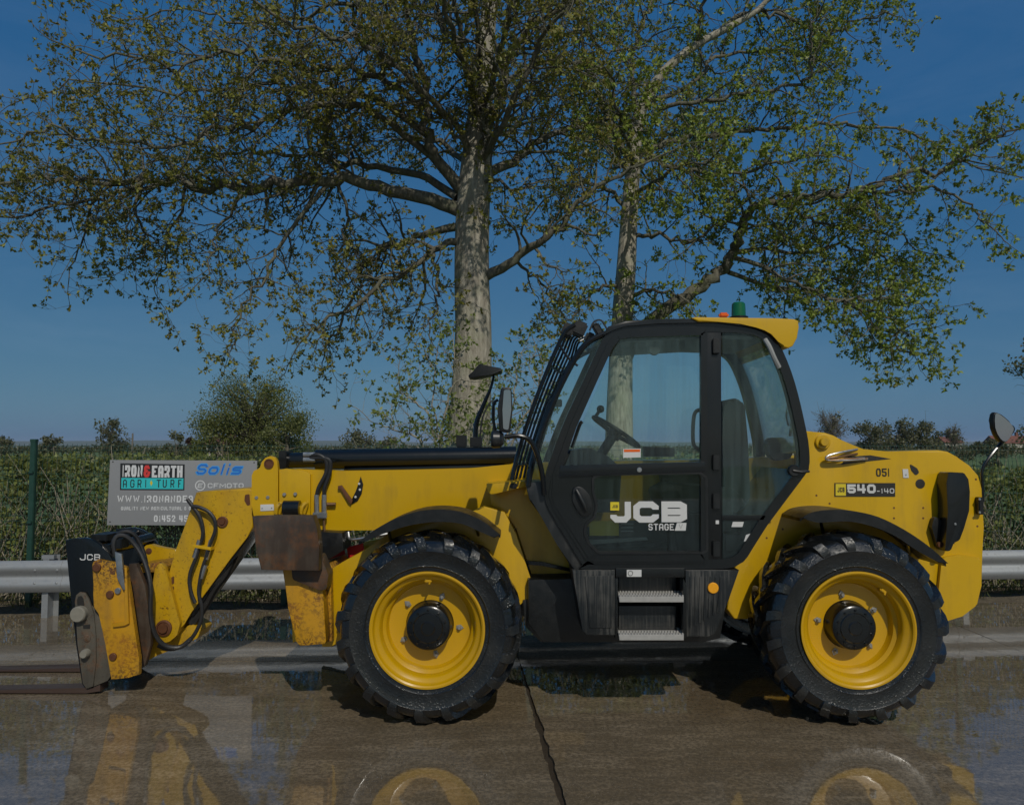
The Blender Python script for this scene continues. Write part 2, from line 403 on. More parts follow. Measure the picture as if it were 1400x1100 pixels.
def mat_tyre():
    m = NT('wet tyre rubber')
    n1 = m.noise(5, 6, 0.65); wet = m.noise(2.2, 5, 0.6)
    c = m.mix(m.ramp(n1, [(0.45, 0.0), (0.75, 1.0)]), (0.006, 0.007, 0.007), (0.020, 0.020, 0.018))
    rg = m.ramp(wet, [(0.36, 0.10), (0.66, 0.42)])
    drops = m.ramp(m.noise(75, 2, 0.5), [(0.52, 0.0), (0.66, 1.0)])
    m.bsdf(Base_Color=c, Roughness=rg, Normal=m.bump(m.math('ADD', drops, m.noise(16, 4)), 0.35, 0.006), Coat_Weight=0.8, Coat_Roughness=0.06)
    return m.m
M['tyre'] = mat_tyre()
def mat_glass(name, tint, dust=0.08, refl=1.0):
    m = NT(name)
    tr = m.N('ShaderNodeBsdfTransparent'); tr.inputs[0].default_value = (*tint, 1)
    gl = m.N('ShaderNodeBsdfGlossy'); gl.inputs['Roughness'].default_value = 0.02; gl.inputs[0].default_value = (0.9, 0.95, 0.95, 1)
    df = m.N('ShaderNodeBsdfDiffuse'); df.inputs[0].default_value = (0.26, 0.38, 0.38, 1)
    fr = m.N('ShaderNodeFresnel'); fr.inputs[0].default_value = 1.5
    a = m.N('ShaderNodeMixShader'); m.L(m.math('MULTIPLY', fr.outputs[0], refl), a.inputs[0]); m.L(tr.outputs[0], a.inputs[1]); m.L(gl.outputs[0], a.inputs[2])
    st = m.noise(30, 4, 0.6, m.pos((1, 1, 0.06))); bl = m.noise(1.6, 3)
    d = m.ramp(m.math('MULTIPLY', st, bl), [(0.16, 0.0), (0.42, dust)])
    b = m.N('ShaderNodeMixShader'); m.L(d, b.inputs[0]); m.L(a.outputs[0], b.inputs[1]); m.L(df.outputs[0], b.inputs[2])
    m.L(b.outputs[0], m.out.inputs[0]); return m.m
M['glass'] = mat_glass('cab glass', (0.92, 0.98, 0.955), 0.11, 0.75)
M['glass_dark'] = mat_glass('tinted glass', (0.80, 0.85, 0.84), 0.05)
M['glass_clear'] = mat_glass('clean cab glass', (0.955, 0.985, 0.985), 0.05, 0.7)
M['mirror'] = mat_simple('mirror glass', (0.42, 0.44, 0.45), 0.03, 1.0, 0.02, 3, 0.0)

# ------------------------------------------------------------------ ground
def mat_concrete():
    m = NT('wet brown concrete')
    big = m.noise(0.55, 5, 0.6); mid = m.noise(2.6, 6, 0.62); fine = m.noise(38, 5, 0.7)
    lines = m.noise(7, 5, 0.65, m.pos((0.35, 1.3, 1)))
    c = m.mix(m.ramp(mid, [(0.33, 0.0), (0.68, 1.0)]), (0.165, 0.115, 0.062), (0.265, 0.20, 0.122))
    c = m.mix(m.ramp(big, [(0.40, 0.0), (0.64, 0.8)]), c, (0.31, 0.25, 0.17))
    c = m.mix(m.ramp(lines, [(0.44, 0.55), (0.60, 0.0)]), c, (0.11, 0.082, 0.046))
    c = m.mix(m.ramp(fine, [(0.42, 0.75), (0.58, 0.0)]), c, (0.09, 0.07, 0.045))
    c = m.mix(m.ramp(m.noise(140, 3, 0.6), [(0.60, 0.0), (0.72, 0.8)]), c, (0.42, 0.37, 0.29))
    wet = m.ramp(m.noise(0.8, 6, 0.62, m.pos((0.7, 1.0, 1))), [(0.28, 0.35), (0.46, 1.0)])
    # sheltered patch that stayed rough and unwashed where the machine stands
    dv = m.N('ShaderNodeVectorMath', operation='DISTANCE'); m.L(m.pos((0.62, 1.0, 0)), dv.inputs[0]); dv.inputs[1].default_value = (0.62, 6.75, 0)
    dry = m.ramp(m.math('ADD', dv.outputs['Value'], m.math('MULTIPLY', m.noise(3.5, 5, 0.7), 0.5)), [(0.85, 0.12), (1.05, 1.0)])
    wet = m.math('MULTIPLY', wet, dry)
    rip = m.bump(m.noise(5.5, 3, 0.5), 0.035, 0.02)
    h = m.math('ADD', m.noise(60, 5, 0.7), m.math('MULTIPLY', m.noise(9, 4), 0.6))
    b = m.bsdf(Base_Color=c, Roughness=m.ramp(mid, [(0.3, 0.7), (0.7, 0.9)]), Normal=m.bump(h, 0.35, 0.006), Specular_IOR_Level=0.12, Coat_Weight=wet,
               Coat_Roughness=m.ramp(m.noise(3.0, 5, 0.65), [(0.42, 0.02), (0.60, 0.05), (0.75, 0.16)]), Coat_IOR=1.9)
    m.L(rip, b.inputs['Coat Normal'])
    return m.m
M['concrete'] = mat_concrete()
M['joint'] = mat_simple('wet joint dirt', (0.05, 0.038, 0.026), 0.35, 0, 0.4, 20, 0.4)
def mat_ground(name, stops, scale, bump=0.5):
    m = NT(name)
    c = m.ramp(m.noise(scale, 7, 0.66), stops)
    c = m.mix(m.ramp(m.noise(scale * 0.06, 3), [(0.35, 0.0), (0.65, 0.5)]), c, [x * 1.25 for x in stops[-1][1]])
    m.bsdf(Base_Color=c, Roughness=0.9, Normal=m.bump(m.noise(scale * 4, 5, 0.7), bump, 0.05)); return m.m
M['field'] = mat_ground('pasture', [(0.3, (0.045, 0.075, 0.018)), (0.55, (0.075, 0.125, 0.026)), (0.75, (0.12, 0.16, 0.045))], 0.9)
M['soil'] = mat_ground('verge soil', [(0.3, (0.05, 0.036, 0.022)), (0.5, (0.10, 0.075, 0.045)), (0.75, (0.17, 0.14, 0.09))], 9, 0.8)

def EDGE(x): return 8.6 + 0.06 * x
def RAIL(x): return 8.5 + 0.076 * x
def FENCE(x): return 8.98 + 0.07 * x

# pasture to the horizon, gently uneven far away
nx, ny = 40, 60
V = []; 
ys = [-60 + 0 * i for i in range(1)] + [(-60 + 12 * i) for i in range(1, 12)] + [90 * 1.11 ** i for i in range(0, 46)]
xs = np.linspace(-1, 1, 41)
for y in ys:
    for s in xs:
        x = s * (180 + abs(y) * 1.6)
        z = -0.06 + (0.0 if y < 160 else 0.9 * noise.noise((x * 0.006, y * 0.006, 3)) - 0.9)
        V.append((x, y, z))
Fc = []
for i in range(len(ys) - 1):
    for j in range(40):
        a = i * 41 + j; Fc.append((a, a + 1, a + 42, a + 41))
tag(from_arrays('field', V, Fc, M['field'], smooth=True), kind='structure')

# concrete yard: dirt bed below, slabs on it
bm = bmesh.new()
bm_box(bm, (0, -4.0, -0.035), (40, 25.0, 0.03))
for v in bm.verts:
    if v.co.y > 0: v.co.y = EDGE(v.co.x) - 0.02
yard = tag(from_bm('concrete_yard', bm, M['joint'], smooth=False), kind='structure')
xj = [-17.2, -12.9, -8.5, -4.15, 0.16, 4.45, 8.8, 13.1, 17.4]
yj = [-15.5, -11.1, -6.7, -2.35, 2.0, 6.52, 99]
def jx(i, y):     # the joint drawn across the yard, ragged where it is broken
    x = xj[i] + (-0.075 * (y - 5.2) if i == 4 else 0.04 * (y - 6.5) if i == 3 else 0)
    return x
def ragged(a, b, n, amp, seed):
    return [(a[0] + (b[0] - a[0]) * k / n, a[1] + (b[1] - a[1]) * k / n,
             amp * (noise.noise((a[0] * 3 + k * 0.35, seed, 1.7)) + 0.5 * noise.noise((k * 1.3, seed, 9.1)))) for k in range(n + 1)]
for i in range(len(xj) - 1):
    for j in range(len(yj) - 1):
        near = i in (3, 4) and j >= 4
        ring = []
        y0 = yj[j]; top = j == len(yj) - 2
        y1a = EDGE(xj[i]) if top else yj[j + 1]; y1b = EDGE(xj[i + 1]) if top else yj[j + 1]
        g = 0.005
        n = 70 if near else 6
        def wide(k_i, y):       # half width of the joint
            if k_i == 4 and y < 6.6: return 0.005 + 0.013 * max(0, min(1, (6.4 - y) / 1.5)) 
            return g
        for k in range(n + 1):                                        # lower edge
            t = k / n; x = xj[i] + (xj[i + 1] - xj[i]) * t; x += (jx(i, y0) - xj[i]) * (1 - t) + (jx(i + 1, y0) - xj[i + 1]) * t
            ring.append((x, y0 + g + 0.004 * noise.noise((x * 6, j, 0.3))))
        for k in range(1, n):
            y = y0 + (y1b - y0) * k / n; wd = wide(i + 1, y)
            ring.append((jx(i + 1, y) - wd - wd * 0.9 * noise.noise((y * 9, i + 1, 5.5)) - 0.5 * wd * noise.noise((y * 31, i, 2.5)), y))
        for k in range(n + 1):
            t = 1 - k / n; x = xj[i] + (xj[i + 1] - xj[i]) * t
            yy = y1a + (y1b - y1a) * t
            x += (jx(i, yy) - xj[i]) * (1 - t) + (jx(i + 1, yy) - xj[i + 1]) * t
            ring.append((x, yy - g - 0.004 * noise.noise((x * 6, j + 1, 0.3))))
        for k in range(1, n):
            y = y1a + (y0 - y1a) * k / n; wd = wide(i, y)
            ring.append((jx(i, y) + wd + wd * 0.9 * noise.noise((y * 8, i, 8.5)) + 0.5 * wd * noise.noise((y * 29, i, 3.5)), y))
        bm = bmesh.new()
        tz = 0.0 - 0.0015 * ((i * 7 + j * 3) % 3)
        tp = [bm.verts.new((x, y, tz)) for x, y in ring]; bo = [bm.verts.new((x, y, -0.03)) for x, y in ring]
        bm.faces.new(tp)
        N = len(ring)
        for k in range(N): bm.faces.new((tp[k], bo[k], bo[(k + 1) % N], tp[(k + 1) % N]))
        from_bm('concrete_slab', bm, M['concrete'], yard, smooth=False)

# verge of soil between the concrete and the hedge
V = []; Fc = []; NX, NY = 150, 16
for i in range(NX + 1):
    x = -15 + 30 * i / NX
    for j in range(NY + 1):
        y = EDGE(x) - 0.03 + 1.9 * j / NY
        z = -0.05 + 0.10 * min(1, j / 3) * (0.7 + 0.6 * noise.noise((x * 1.1, y * 1.5, 0))) + 0.05 * noise.noise((x * 5, y * 5, 2)) * min(1, j / 2)
        V.append((x, y, z))
for i in range(NX):
    for j in range(NY):
        a = i * (NY + 1) + j; Fc.append((a, a + NY + 1, a + NY + 2, a + 1))
tag(from_arrays('verge', V, Fc, M['soil'], smooth=True), kind='structure')

# ------------------------------------------------------------------ leaf and branch builders
def leaf_quads(pos, dirs, size, asp=0.5, fold=0.25):
    """kite-shaped leaves: pos (n,3) base, dirs (n,3) along, size (n,)"""
    n = len(pos); d = dirs / (np.linalg.norm(dirs, axis=1, keepdims=True) + 1e-9)
    r = rng.normal(size=(n, 3)); s = np.cross(d, r); s /= (np.linalg.norm(s, axis=1, keepdims=True) + 1e-9)
    nn = np.cross(d, s); L = size[:, None]
    mid = pos + d * L * 0.55
    a = pos; b = mid + s * L * asp * 0.5 + nn * L * fold * 0.3; c = pos + d * L - nn * L * fold * 0.4; e = mid - s * L * asp * 0.5 + nn * L * fold * 0.3
    V = np.stack([a, b, c, e], axis=1).reshape(-1, 3)
    Fc = np.arange(4 * n).reshape(n, 4)
    return V, Fc
def rand_dirs(n, up=0.0):
    d = rng.normal(size=(n, 3)); d[:, 2] += up
    return d / np.linalg.norm(d, axis=1, keepdims=True)
def mat_leaf(name, cols, trans=0.35, rough=0.5):
    m = NT(name)
    g = m.N('ShaderNodeNewGeometry')
    stops = [(k / max(1, len(cols) - 1), c) for k, c in enumerate(cols)]
    big = m.noise(0.45, 3)
    f = m.math('ADD', m.math('MULTIPLY', g.outputs['Random Per Island'], 0.7), m.math('MULTIPLY', m.math('SUBTRACT', big, 0.35), 1.0))
    c = m.ramp(f, stops)
    b = m.N('ShaderNodeBsdfPrincipled'); m.L(c, b.inputs['Base Color']); b.inputs['Roughness'].default_value = rough
    t = m.N('ShaderNodeBsdfTranslucent'); m.L(m.mix(0.5, c, (0.20, 0.22, 0.02)), t.inputs[0])
    x = m.N('ShaderNodeMixShader'); x.inputs[0].default_value = trans
    m.L(b.outputs[0], x.inputs[1]); m.L(t.outputs[0], x.inputs[2]); m.L(x.outputs[0], m.out.inputs[0]); return m.m
M['leaf_oak'] = mat_leaf('bronze spring oak leaf', [(0.19, 0.145, 0.036), (0.23, 0.20, 0.038), (0.25, 0.255, 0.042), (0.31, 0.325, 0.055)])
M['leaf_green'] = mat_leaf('green spring oak leaf', [(0.21, 0.19, 0.04), (0.22, 0.26, 0.042), (0.25, 0.34, 0.045), (0.33, 0.40, 0.06)])
M['leaf_hedge'] = mat_leaf('hedge leaf', [(0.13, 0.115, 0.045), (0.15, 0.17, 0.045), (0.22, 0.26, 0.065), (0.32, 0.33, 0.11)])
M['leaf_shrub'] = mat_leaf('pale shrub leaf', [(0.143, 0.195, 0.039), (0.208, 0.260, 0.065), (0.286, 0.325, 0.091)])
M['leaf_far'] = mat_leaf('far leaf', [(0.115, 0.10, 0.06), (0.135, 0.135, 0.07), (0.17, 0.175, 0.08)])  # paler and greyer: distance haze is put into the leaf colour
M['leaf_far_b'] = mat_leaf('far brighter leaf', [(0.11, 0.115, 0.036), (0.15, 0.165, 0.045), (0.20, 0.215, 0.06)])
M['leaf_red'] = mat_leaf('copper leaf', [(0.05, 0.022, 0.02), (0.09, 0.03, 0.028)])
M['leaf_ivy'] = mat_leaf('ivy leaf', [(0.075, 0.098, 0.027), (0.150, 0.180, 0.045), (0.225, 0.240, 0.075)])
def mat_bark(name, a, b, moss):
    m = NT(name)
    v = m.pos((1, 1, 0.22)); n = m.noise(14, 7, 0.7, v); n2 = m.noise(3.2, 5)
    c = m.mix(m.ramp(n, [(0.35, 0.0), (0.65, 1.0)]), a, b)
    c = m.mix(m.ramp(n2, [(0.45, 0.0), (0.7, 0.6)]), c, moss)
    m.bsdf(Base_Color=c, Roughness=0.9, Normal=m.bump(n, 0.9, 0.05)); return m.m
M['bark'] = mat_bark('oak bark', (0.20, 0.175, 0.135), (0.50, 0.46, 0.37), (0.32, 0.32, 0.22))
M['bark_limb'] = mat_bark('shaded mossy limb bark', (0.075, 0.066, 0.046), (0.20, 0.185, 0.14), (0.14, 0.15, 0.08))  # mossy, and darker than the trunk: crown shade is put into the colour
M['bark_far'] = mat_bark('far bark', (0.10, 0.085, 0.065), (0.18, 0.155, 0.115), (0.12, 0.12, 0.08))
M['twig_pale'] = mat_bark('hedge stem', (0.20, 0.17, 0.12), (0.46, 0.41, 0.31), (0.20, 0.20, 0.11))
class Tubes:
    def __init__(s): s.V = []; s.F = []
    def add(s, pts, rad, k):
        base = len(s.V); n = len(pts); up = None
        for i in range(n):
            p = pts[i]; t = pts[min(i + 1, n - 1)] - pts[max(i - 1, 0)]
            t = t / (np.linalg.norm(t) + 1e-9)
            if up is None: up = np.array((0., 0., 1.)) if abs(t[2]) < 0.9 else np.array((1., 0., 0.))
            a = up - t * up.dot(t); a /= (np.linalg.norm(a) + 1e-9); b = np.cross(t, a); up = a
            for j in range(k):
                q = 2 * math.pi * j / k
                s.V.append(p + (a * math.cos(q) + b * math.sin(q)) * rad[i])
        for i in range(n - 1):
            for j in range(k):
                s.F.append((base + i * k + j, base + i * k + (j + 1) % k, base + (i + 1) * k + (j + 1) % k, base + (i + 1) * k + j))
    def build(s, name, mat, parent): return from_arrays(name, np.array(s.V), np.array(s.F), mat, parent, smooth=True)
class Grower:
    """limbs given as polylines; side branches, twigs and leaf tufts grown from them"""
    def __init__(s, tuft=6, leaf=0.085, seclen=1.7, density=1.0, spread=1.0):
        s.limb = Tubes(); s.twig = Tubes(); s.tp = []; s.td = []
        s.seclen = seclen; s.density = density; s.tuft = tuft; s.leaf = leaf; s.spread = spread
    def path(s, p, d, L, n, wander, droop):
        pts = [p]; d = d / np.linalg.norm(d)
        for i in range(n):
            d = d + rng.normal(size=3) * wander + np.array((0, 0, droop)); d /= np.linalg.norm(d)
            pts.append(pts[-1] + d * L / n)
        return pts
    def side(s, pts, t, ang):
        i = min(int(t * (len(pts) - 1)), len(pts) - 2); f = t * (len(pts) - 1) - i
        p = pts[i] * (1 - f) + pts[i + 1] * f; d = pts[i + 1] - pts[i]; d = d / (np.linalg.norm(d) + 1e-9)
        r = rng.normal(size=3); r -= d * r.dot(d); r /= np.linalg.norm(r)
        return p, d * math.cos(ang) + r * math.sin(ang), i
    def add_limb(s, pts, rad, start=0.15, per_m=2.2, scale=1.0):
        s.limb.add(pts, rad, 10 if rad[0] > 0.12 else 7)
        L = sum(np.linalg.norm(pts[i + 1] - pts[i]) for i in range(len(pts) - 1))
        for k in range(int(L * per_m * s.density * (1 - start))):
            t = start + (1 - start) * (k + rng.random()) / max(1, L * per_m * s.density * (1 - start))
            t = min(t, 0.995)
            p, d, i = s.side(pts, t, R(35 + 40 * rng.random()))
            s.second(p, d, s.seclen * scale * (0.55 + 0.75 * rng.random()) * (1.15 - 0.5 * t), min(rad[i] * 0.55, 0.035))
        e = pts[-1] - pts[-2]; s.second(pts[-1], e, s.seclen * 0.8 * scale, rad[-1])
    def second(s, p, d, L, r):
        pts = s.path(p, d, L, 7, 0.20, rng.normal() * 0.03 - 0.012); n = len(pts)
        s.twig.add(pts, [max(0.006, r * (1 - 0.75 * i / (n - 1))) for i in range(n)], 4)
        for k in range(max(2, int(L * 5.5))):
            t = 0.2 + 0.8 * rng.random(); q, e, i = s.side(pts, t, R(30 + 45 * rng.random()))
            s.third(q, e, (0.35 + 0.45 * rng.random()) * min(1.2, 0.6 + 0.3 * L), max(0.005, r * 0.4))
        s.tuft_at(pts[-1], pts[-1] - pts[-2])
    def third(s, p, d, L, r):
        pts = s.path(p, d, L, 4, 0.28, -0.02)
        r *= 0.8; s.twig.add(pts, [r, r * 0.8, r * 0.6, r * 0.5, 0.003], 3)
        s.tuft_at(pts[-1], pts[-1] - pts[-2])
        for k in range(2):
            if rng.random() < 0.85:
                q, e, i = s.side(pts, 0.3 + 0.6 * rng.random(), R(50)); 
                e = e / np.linalg.norm(e); l = 0.08 + 0.16 * rng.random()
                s.twig.add([q, q + e * l], [0.004, 0.003], 3); s.tuft_at(q + e * l, e)
    def tuft_at(s, p, d): s.tp.append(p); s.td.append(d / (np.linalg.norm(d) + 1e-9))
    def leaves(s, name, mat, parent, keep=None):
        tp = np.array(s.tp); td = np.array(s.td)
        if keep is not None: k = keep(tp); tp = tp[k]; td = td[k]
        m = s.tuft; n = len(tp)
        pos = np.repeat(tp, m, 0) + rng.normal(size=(n * m, 3)) * s.leaf * 0.16
        d = np.repeat(td, m, 0) * 0.6 + rng.normal(size=(n * m, 3)) * 0.85 * s.spread; d[:, 2] -= 0.1
        V, Fc = leaf_quads(pos, d, s.leaf * (0.65 + 0.7 * rng.random(n * m)), 0.52)
        return from_arrays(name, V, Fc, mat, parent)
def px_limb(pts, Y, wa, wb, dy=0.0, jit=0.05):
    """polyline of (u, v) at depth Y drifting by dy towards the tip"""
    q = smooth_open([np.array(p, float) for p in pts], 4); n = len(q); out = []
    ph = rng.random() * 10
    for i, p in enumerate(q):
        t = i / (n - 1); y = Y + dy * t + 0.35 * abs(dy) * noise.noise((t * 3, ph, 0)) * t
        w = P(p[0], p[1], y); out.append(np.array(w) + (rng.normal(size=3) * jit * min(1, t * 3)))
    rad = [(wa + (wb - wa) * (i / (n - 1)) ** 0.8) * 0.5 * Y / F for i in range(n)]
    return out, rad

# ------------------------------------------------------------------ telehandler
TH = empty('telehandler', (0.7, 6.15, 0))
tag(TH, 'yellow telehandler with black cab, lowered boom and forks, parked on wet concrete', 'telehandler')

# ---- wheels (built once at the origin, face towards -Y)
def build_wheel():
    wr = empty('wheel', (0, 0, 0))
    bm = bmesh.new()
    half = [(0.352, 0.030), (0.372, 0.006), (0.395, 0.004), (0.404, -0.003), (0.412, -0.001), (0.450, -0.010), (0.492, -0.008), (0.500, -0.012), (0.508, -0.006), (0.540, 0.008), (0.562, 0.035), (0.574, 0.075), (0.580, 0.13), (0.582, 0.20)]
    prof = half + [(r, 0.40 - o) for r, o in half[-2::-1]]
    bm_lathe(bm, prof, (0, 0, 0), 96, 'Y', closed=True)
    NL = 19
    st = [  # base (y, r), top (y, r), angle, half width
        ((0.225, 0.575), (0.222, 0.607), 0.275, 0.020),
        ((0.150, 0.575), (0.150, 0.611), 0.185, 0.026),
        ((0.075, 0.568), (0.070, 0.607), 0.085, 0.031),
        ((0.030, 0.552), (0.016, 0.590), 0.020, 0.034),
        ((0.016, 0.535), (-0.008, 0.556), -0.005, 0.034),
        ((0.004, 0.505), (-0.014, 0.516), -0.015, 0.030),
        ((-0.002, 0.490), (-0.008, 0.492), -0.018, 0.024)]
    for side in (0, 1):
        for k in range(NL):
            a0 = 2 * math.pi * (k + 0.5 * side) / NL; rows = []
            for (by, br), (ty, tr), an, hw in st:
                y1, y2 = (by, ty) if side == 0 else (0.40 - by, 0.40 - ty)
                def pt(r, y, da): q = a0 + an + da; return bm.verts.new((r * math.cos(q), y, r * math.sin(q)))
                b_ = hw / br * 1.25; t_ = hw / br * 0.85
                rows.append((pt(br, y1, -b_), pt(tr, y2, -t_), pt(tr, y2, t_), pt(br, y1, b_)))
            for r0, r1 in zip(rows, rows[1:]):
                for i in range(3): bm.faces.new((r0[i], r0[i + 1], r1[i + 1], r1[i]))
            bm.faces.new(rows[0]); bm.faces.new(rows[-1][::-1])
    from_bm('tyre', bm, M['tyre'], wr)
    lathe('rim', [(0.350, 0.05), (0.352, 0.028), (0.364, 0.006), (0.372, -0.003), (0.370, -0.010), (0.360, -0.011), (0.350, -0.004), (0.344, 0.016), (0.334, 0.026),
                  (0.318, 0.034), (0.306, 0.050), (0.300, 0.095), (0.288, 0.104), (0.279, 0.112), (0.275, 0.150), (0.268, 0.163), (0.258, 0.166),
                  (0.150, 0.166), (0.148, 0.172), (0.148, 0.23), (0.30, 0.24), (0.34, 0.20)], (0, 0, 0), M['yellow_rim'], wr, 96, 'Y', True)
    lathe('hub', [(0.165, 0.175), (0.156, 0.162), (0.150, 0.152), (0.146, 0.072), (0.140, 0.058), (0.128, 0.050), (0.098, 0.048), (0.092, 0.042), (0.046, 0.040), (0.040, 0.034), (0.0, 0.034)], (0, 0, 0), M['black'], wr, 48)
    bb = bmesh.new()
    for k in range(10):
        a = 2 * math.pi * (k + 0.5) / 10
        bm_lathe(bb, [(0.007, 0.052), (0.007, 0.040), (0.004, 0.037), (0, 0.037)], (0.115 * math.cos(a), 0, 0.115 * math.sin(a)), 6)
    bmesh.ops.remove_doubles(bb, verts=bb.verts, dist=1e-5)
    from_bm('hub_bolts', bb, M['black'], wr)['kind'] = 'stuff'
    for k in range(5):
        a = R(66 + 72 * k); c = (0.196 * math.cos(a), 0, 0.196 * math.sin(a))
        bm = bmesh.new()
        t = [(c[0] + 0.026 * math.cos(a + R(d)) * s, c[2] + 0.026 * math.sin(a + R(d)) * s) for d, s in ((0, 1.15), (70, 0.8), (150, 0.9), (210, 0.9), (290, 0.8))]
        bm_prism(bm, t, 0.158, 0.167, 0.002, 1)
        bm_lathe(bm, [(0.013, 0.16), (0.013, 0.140), (0.009, 0.136), (0.0, 0.136)], c, 6)
        bmesh.ops.remove_doubles(bm, verts=bm.verts, dist=1e-5)
        from_bm('wheel_nut', bm, M['nut'], wr)
    bm = bmesh.new(); bm_box(bm, (0.0, 0.062, 0.305), (0.046, 0.05, 0.028), None, 0.006)
    bm_tube(bm, [(0.012, 0.05, 0.292), (0.010, 0.02, 0.290)], 0.006, 6); from_bm('valve_guard', bm, M['yellow_rim'], wr)
    return wr
M['nut'] = mat_simple('wheel nut', (0.35, 0.35, 0.33), 0.4, 0.6, 0.3, 60, 0.1)
wheel = build_wheel()
par(wheel, TH)
CF = P(584, 862, 5.0); CR = P(1173.5, 859, 5.0)
AX_Z = 0.612
w2 = copy_tree(wheel, TH); w3 = copy_tree(wheel, TH); w4 = copy_tree(wheel, TH)
for o, (x, y, rz, ry) in zip((wheel, w2, w3, w4), ((CF.x, 5.0, 0, 0), (CR.x, 5.0, 0, 38), (CF.x, 7.32, 180, 20), (CR.x, 7.32, 180, 71))):
    o.location = (x, y, AX_Z); o.rotation_mode = 'ZYX'; o.rotation_euler = (0, R(ry), R(rz))
    o.matrix_parent_inverse = world_of(TH).inverted()
    if ry:
        for ch in o.children:
            if ch.name.startswith('valve_guard'): ch.hide_render = False
for x in (CF.x, CR.x):
    bm = bmesh.new(); bm_tube(bm, [(x, 5.22, AX_Z), (x, 7.1, AX_Z)], 0.10, 14)
    bm_lathe(bm, [(0.0, -0.2), (0.16, -0.15), (0.21, 0), (0.16, 0.15), (0, 0.2)], (x, 6.15, AX_Z), 20)
    bmesh.ops.remove_doubles(bm, verts=bm.verts, dist=1e-5)
    from_bm('axle', bm, M['black'], TH)

# ---- chassis
pp('chassis_rail', [(452, 792), (520, 770), (1000, 775), (1290, 790), (1296, 838), (1010, 842), (700, 842), (470, 838)], 5.72, 6.66, M['black'], TH, 0.01)
pp('belly_plate', [(722, 792), (1000, 786), (985, 872), (962, 878), (742, 878), (722, 852)], 5.36, 6.55, M['black_matt'], TH, 0.01)
# front wheel housing plate, behind the near tyre
front_plate = pp('front_chassis_plate', [(440, 884), (441, 806), (447, 781), (470, 767), (496, 753), (540, 722), (570, 706), (600, 700), (640, 702), (662, 692), (690, 700), (706, 730), (722, 780), (735, 818), (715, 820), (690, 850), (520, 850), (454, 884)], 5.44, 5.54, M['yellow'], TH, 0.008)
pp('front_chassis_plate_far', [(440, 870), (441, 806), (450, 776), (500, 740), (600, 720), (690, 740), (722, 800), (715, 850), (520, 850)], 6.80, 6.88, M['yellow'], TH, 0.008).name = 'chassis_plate'
pp('side_panel', [(668, 664), (722, 660), (744, 706), (786, 772), (790, 800), (790, 862), (760, 870), (742, 838), (732, 800), (706, 722), (690, 700), (672, 690)], 5.60, 5.86, M['yellow'], TH, 0.012, 0.02)
pp('bracket_top', [(665, 662), (720, 657), (722, 664), (672, 676), (667, 672)], 5.42, 5.88, M['yellow'], TH, 0.004)
box('bracket_block', P(702, 664, 5.40), (0.05, 0.03, 0.035), M['black_matt'], TH)
pp('side_panel_rib', [(704, 765), (742, 768), (786, 778), (787, 783), (742, 773), (704, 770)], 5.57, 5.62, M['black'], TH, 0.002)
pp('mud_flap', [(715, 820), (733, 818), (741, 843), (750, 858), (750, 877), (739, 877), (718, 856)], 5.42, 5.46, M['grey_plastic'], TH, 0.004)
pp('front_wall', [(700, 720), (790, 780), (800, 870), (746, 870), (730, 830)], 5.9, 5.96, M['yellow'], TH, 0.004)

# ---- rear body
rear_px = [(1098, 588), (1112, 590), (1128, 591), (1140, 595), (1152, 602), (1166, 611), (1180, 616.5), (1215, 617), (1284, 615), (1296, 617), (1308, 624), (1326, 636), (1338, 650), (1343, 668), (1345, 720), (1343, 800), (1337, 826), (1318, 840), (1296, 848), (1100, 846), (1004, 846), (994, 832), (1000, 778), (1050, 716), (1104, 642)]
rear = pp('rear_body_panel', rear_px, 5.44, 5.66, M['yellow'], TH, 0.014, 0.0, 3)
pp('counterweight', [(1288, 762), (1312, 758), (1340, 762), (1342, 800), (1334, 828), (1316, 842), (1290, 850), (1282, 820)], 5.41, 5.72, M['yellow'], TH, 0.03, 0.02, 3)
pp('rear_crossmember', [(1286, 770), (1326, 770), (1322, 806), (1290, 812)], 5.73, 6.9, M['black'], TH, 0.01)
pp('rear_body_panel_far', [(1210, 640), (1284, 636), (1320, 650), (1322, 740), (1290, 756), (1040, 756), (1040, 700), (1120, 660)], 6.66, 6.86, M['yellow'], TH, 0.014).name = 'rear_body_panel'
box('engine_cover', ((P(700, 0, 6.9).x + P(1000, 0, 6.9).x) / 2 + 0.1, 6.98, 0.95), (1.55, 0.5, 0.62), M['black_matt'], TH, None, 0.05)
pp('rear_bridge', [(1300, 640), (1322, 652), (1326, 760), (1300, 762)], 5.66, 6.66, M['yellow'], TH, 0.01)
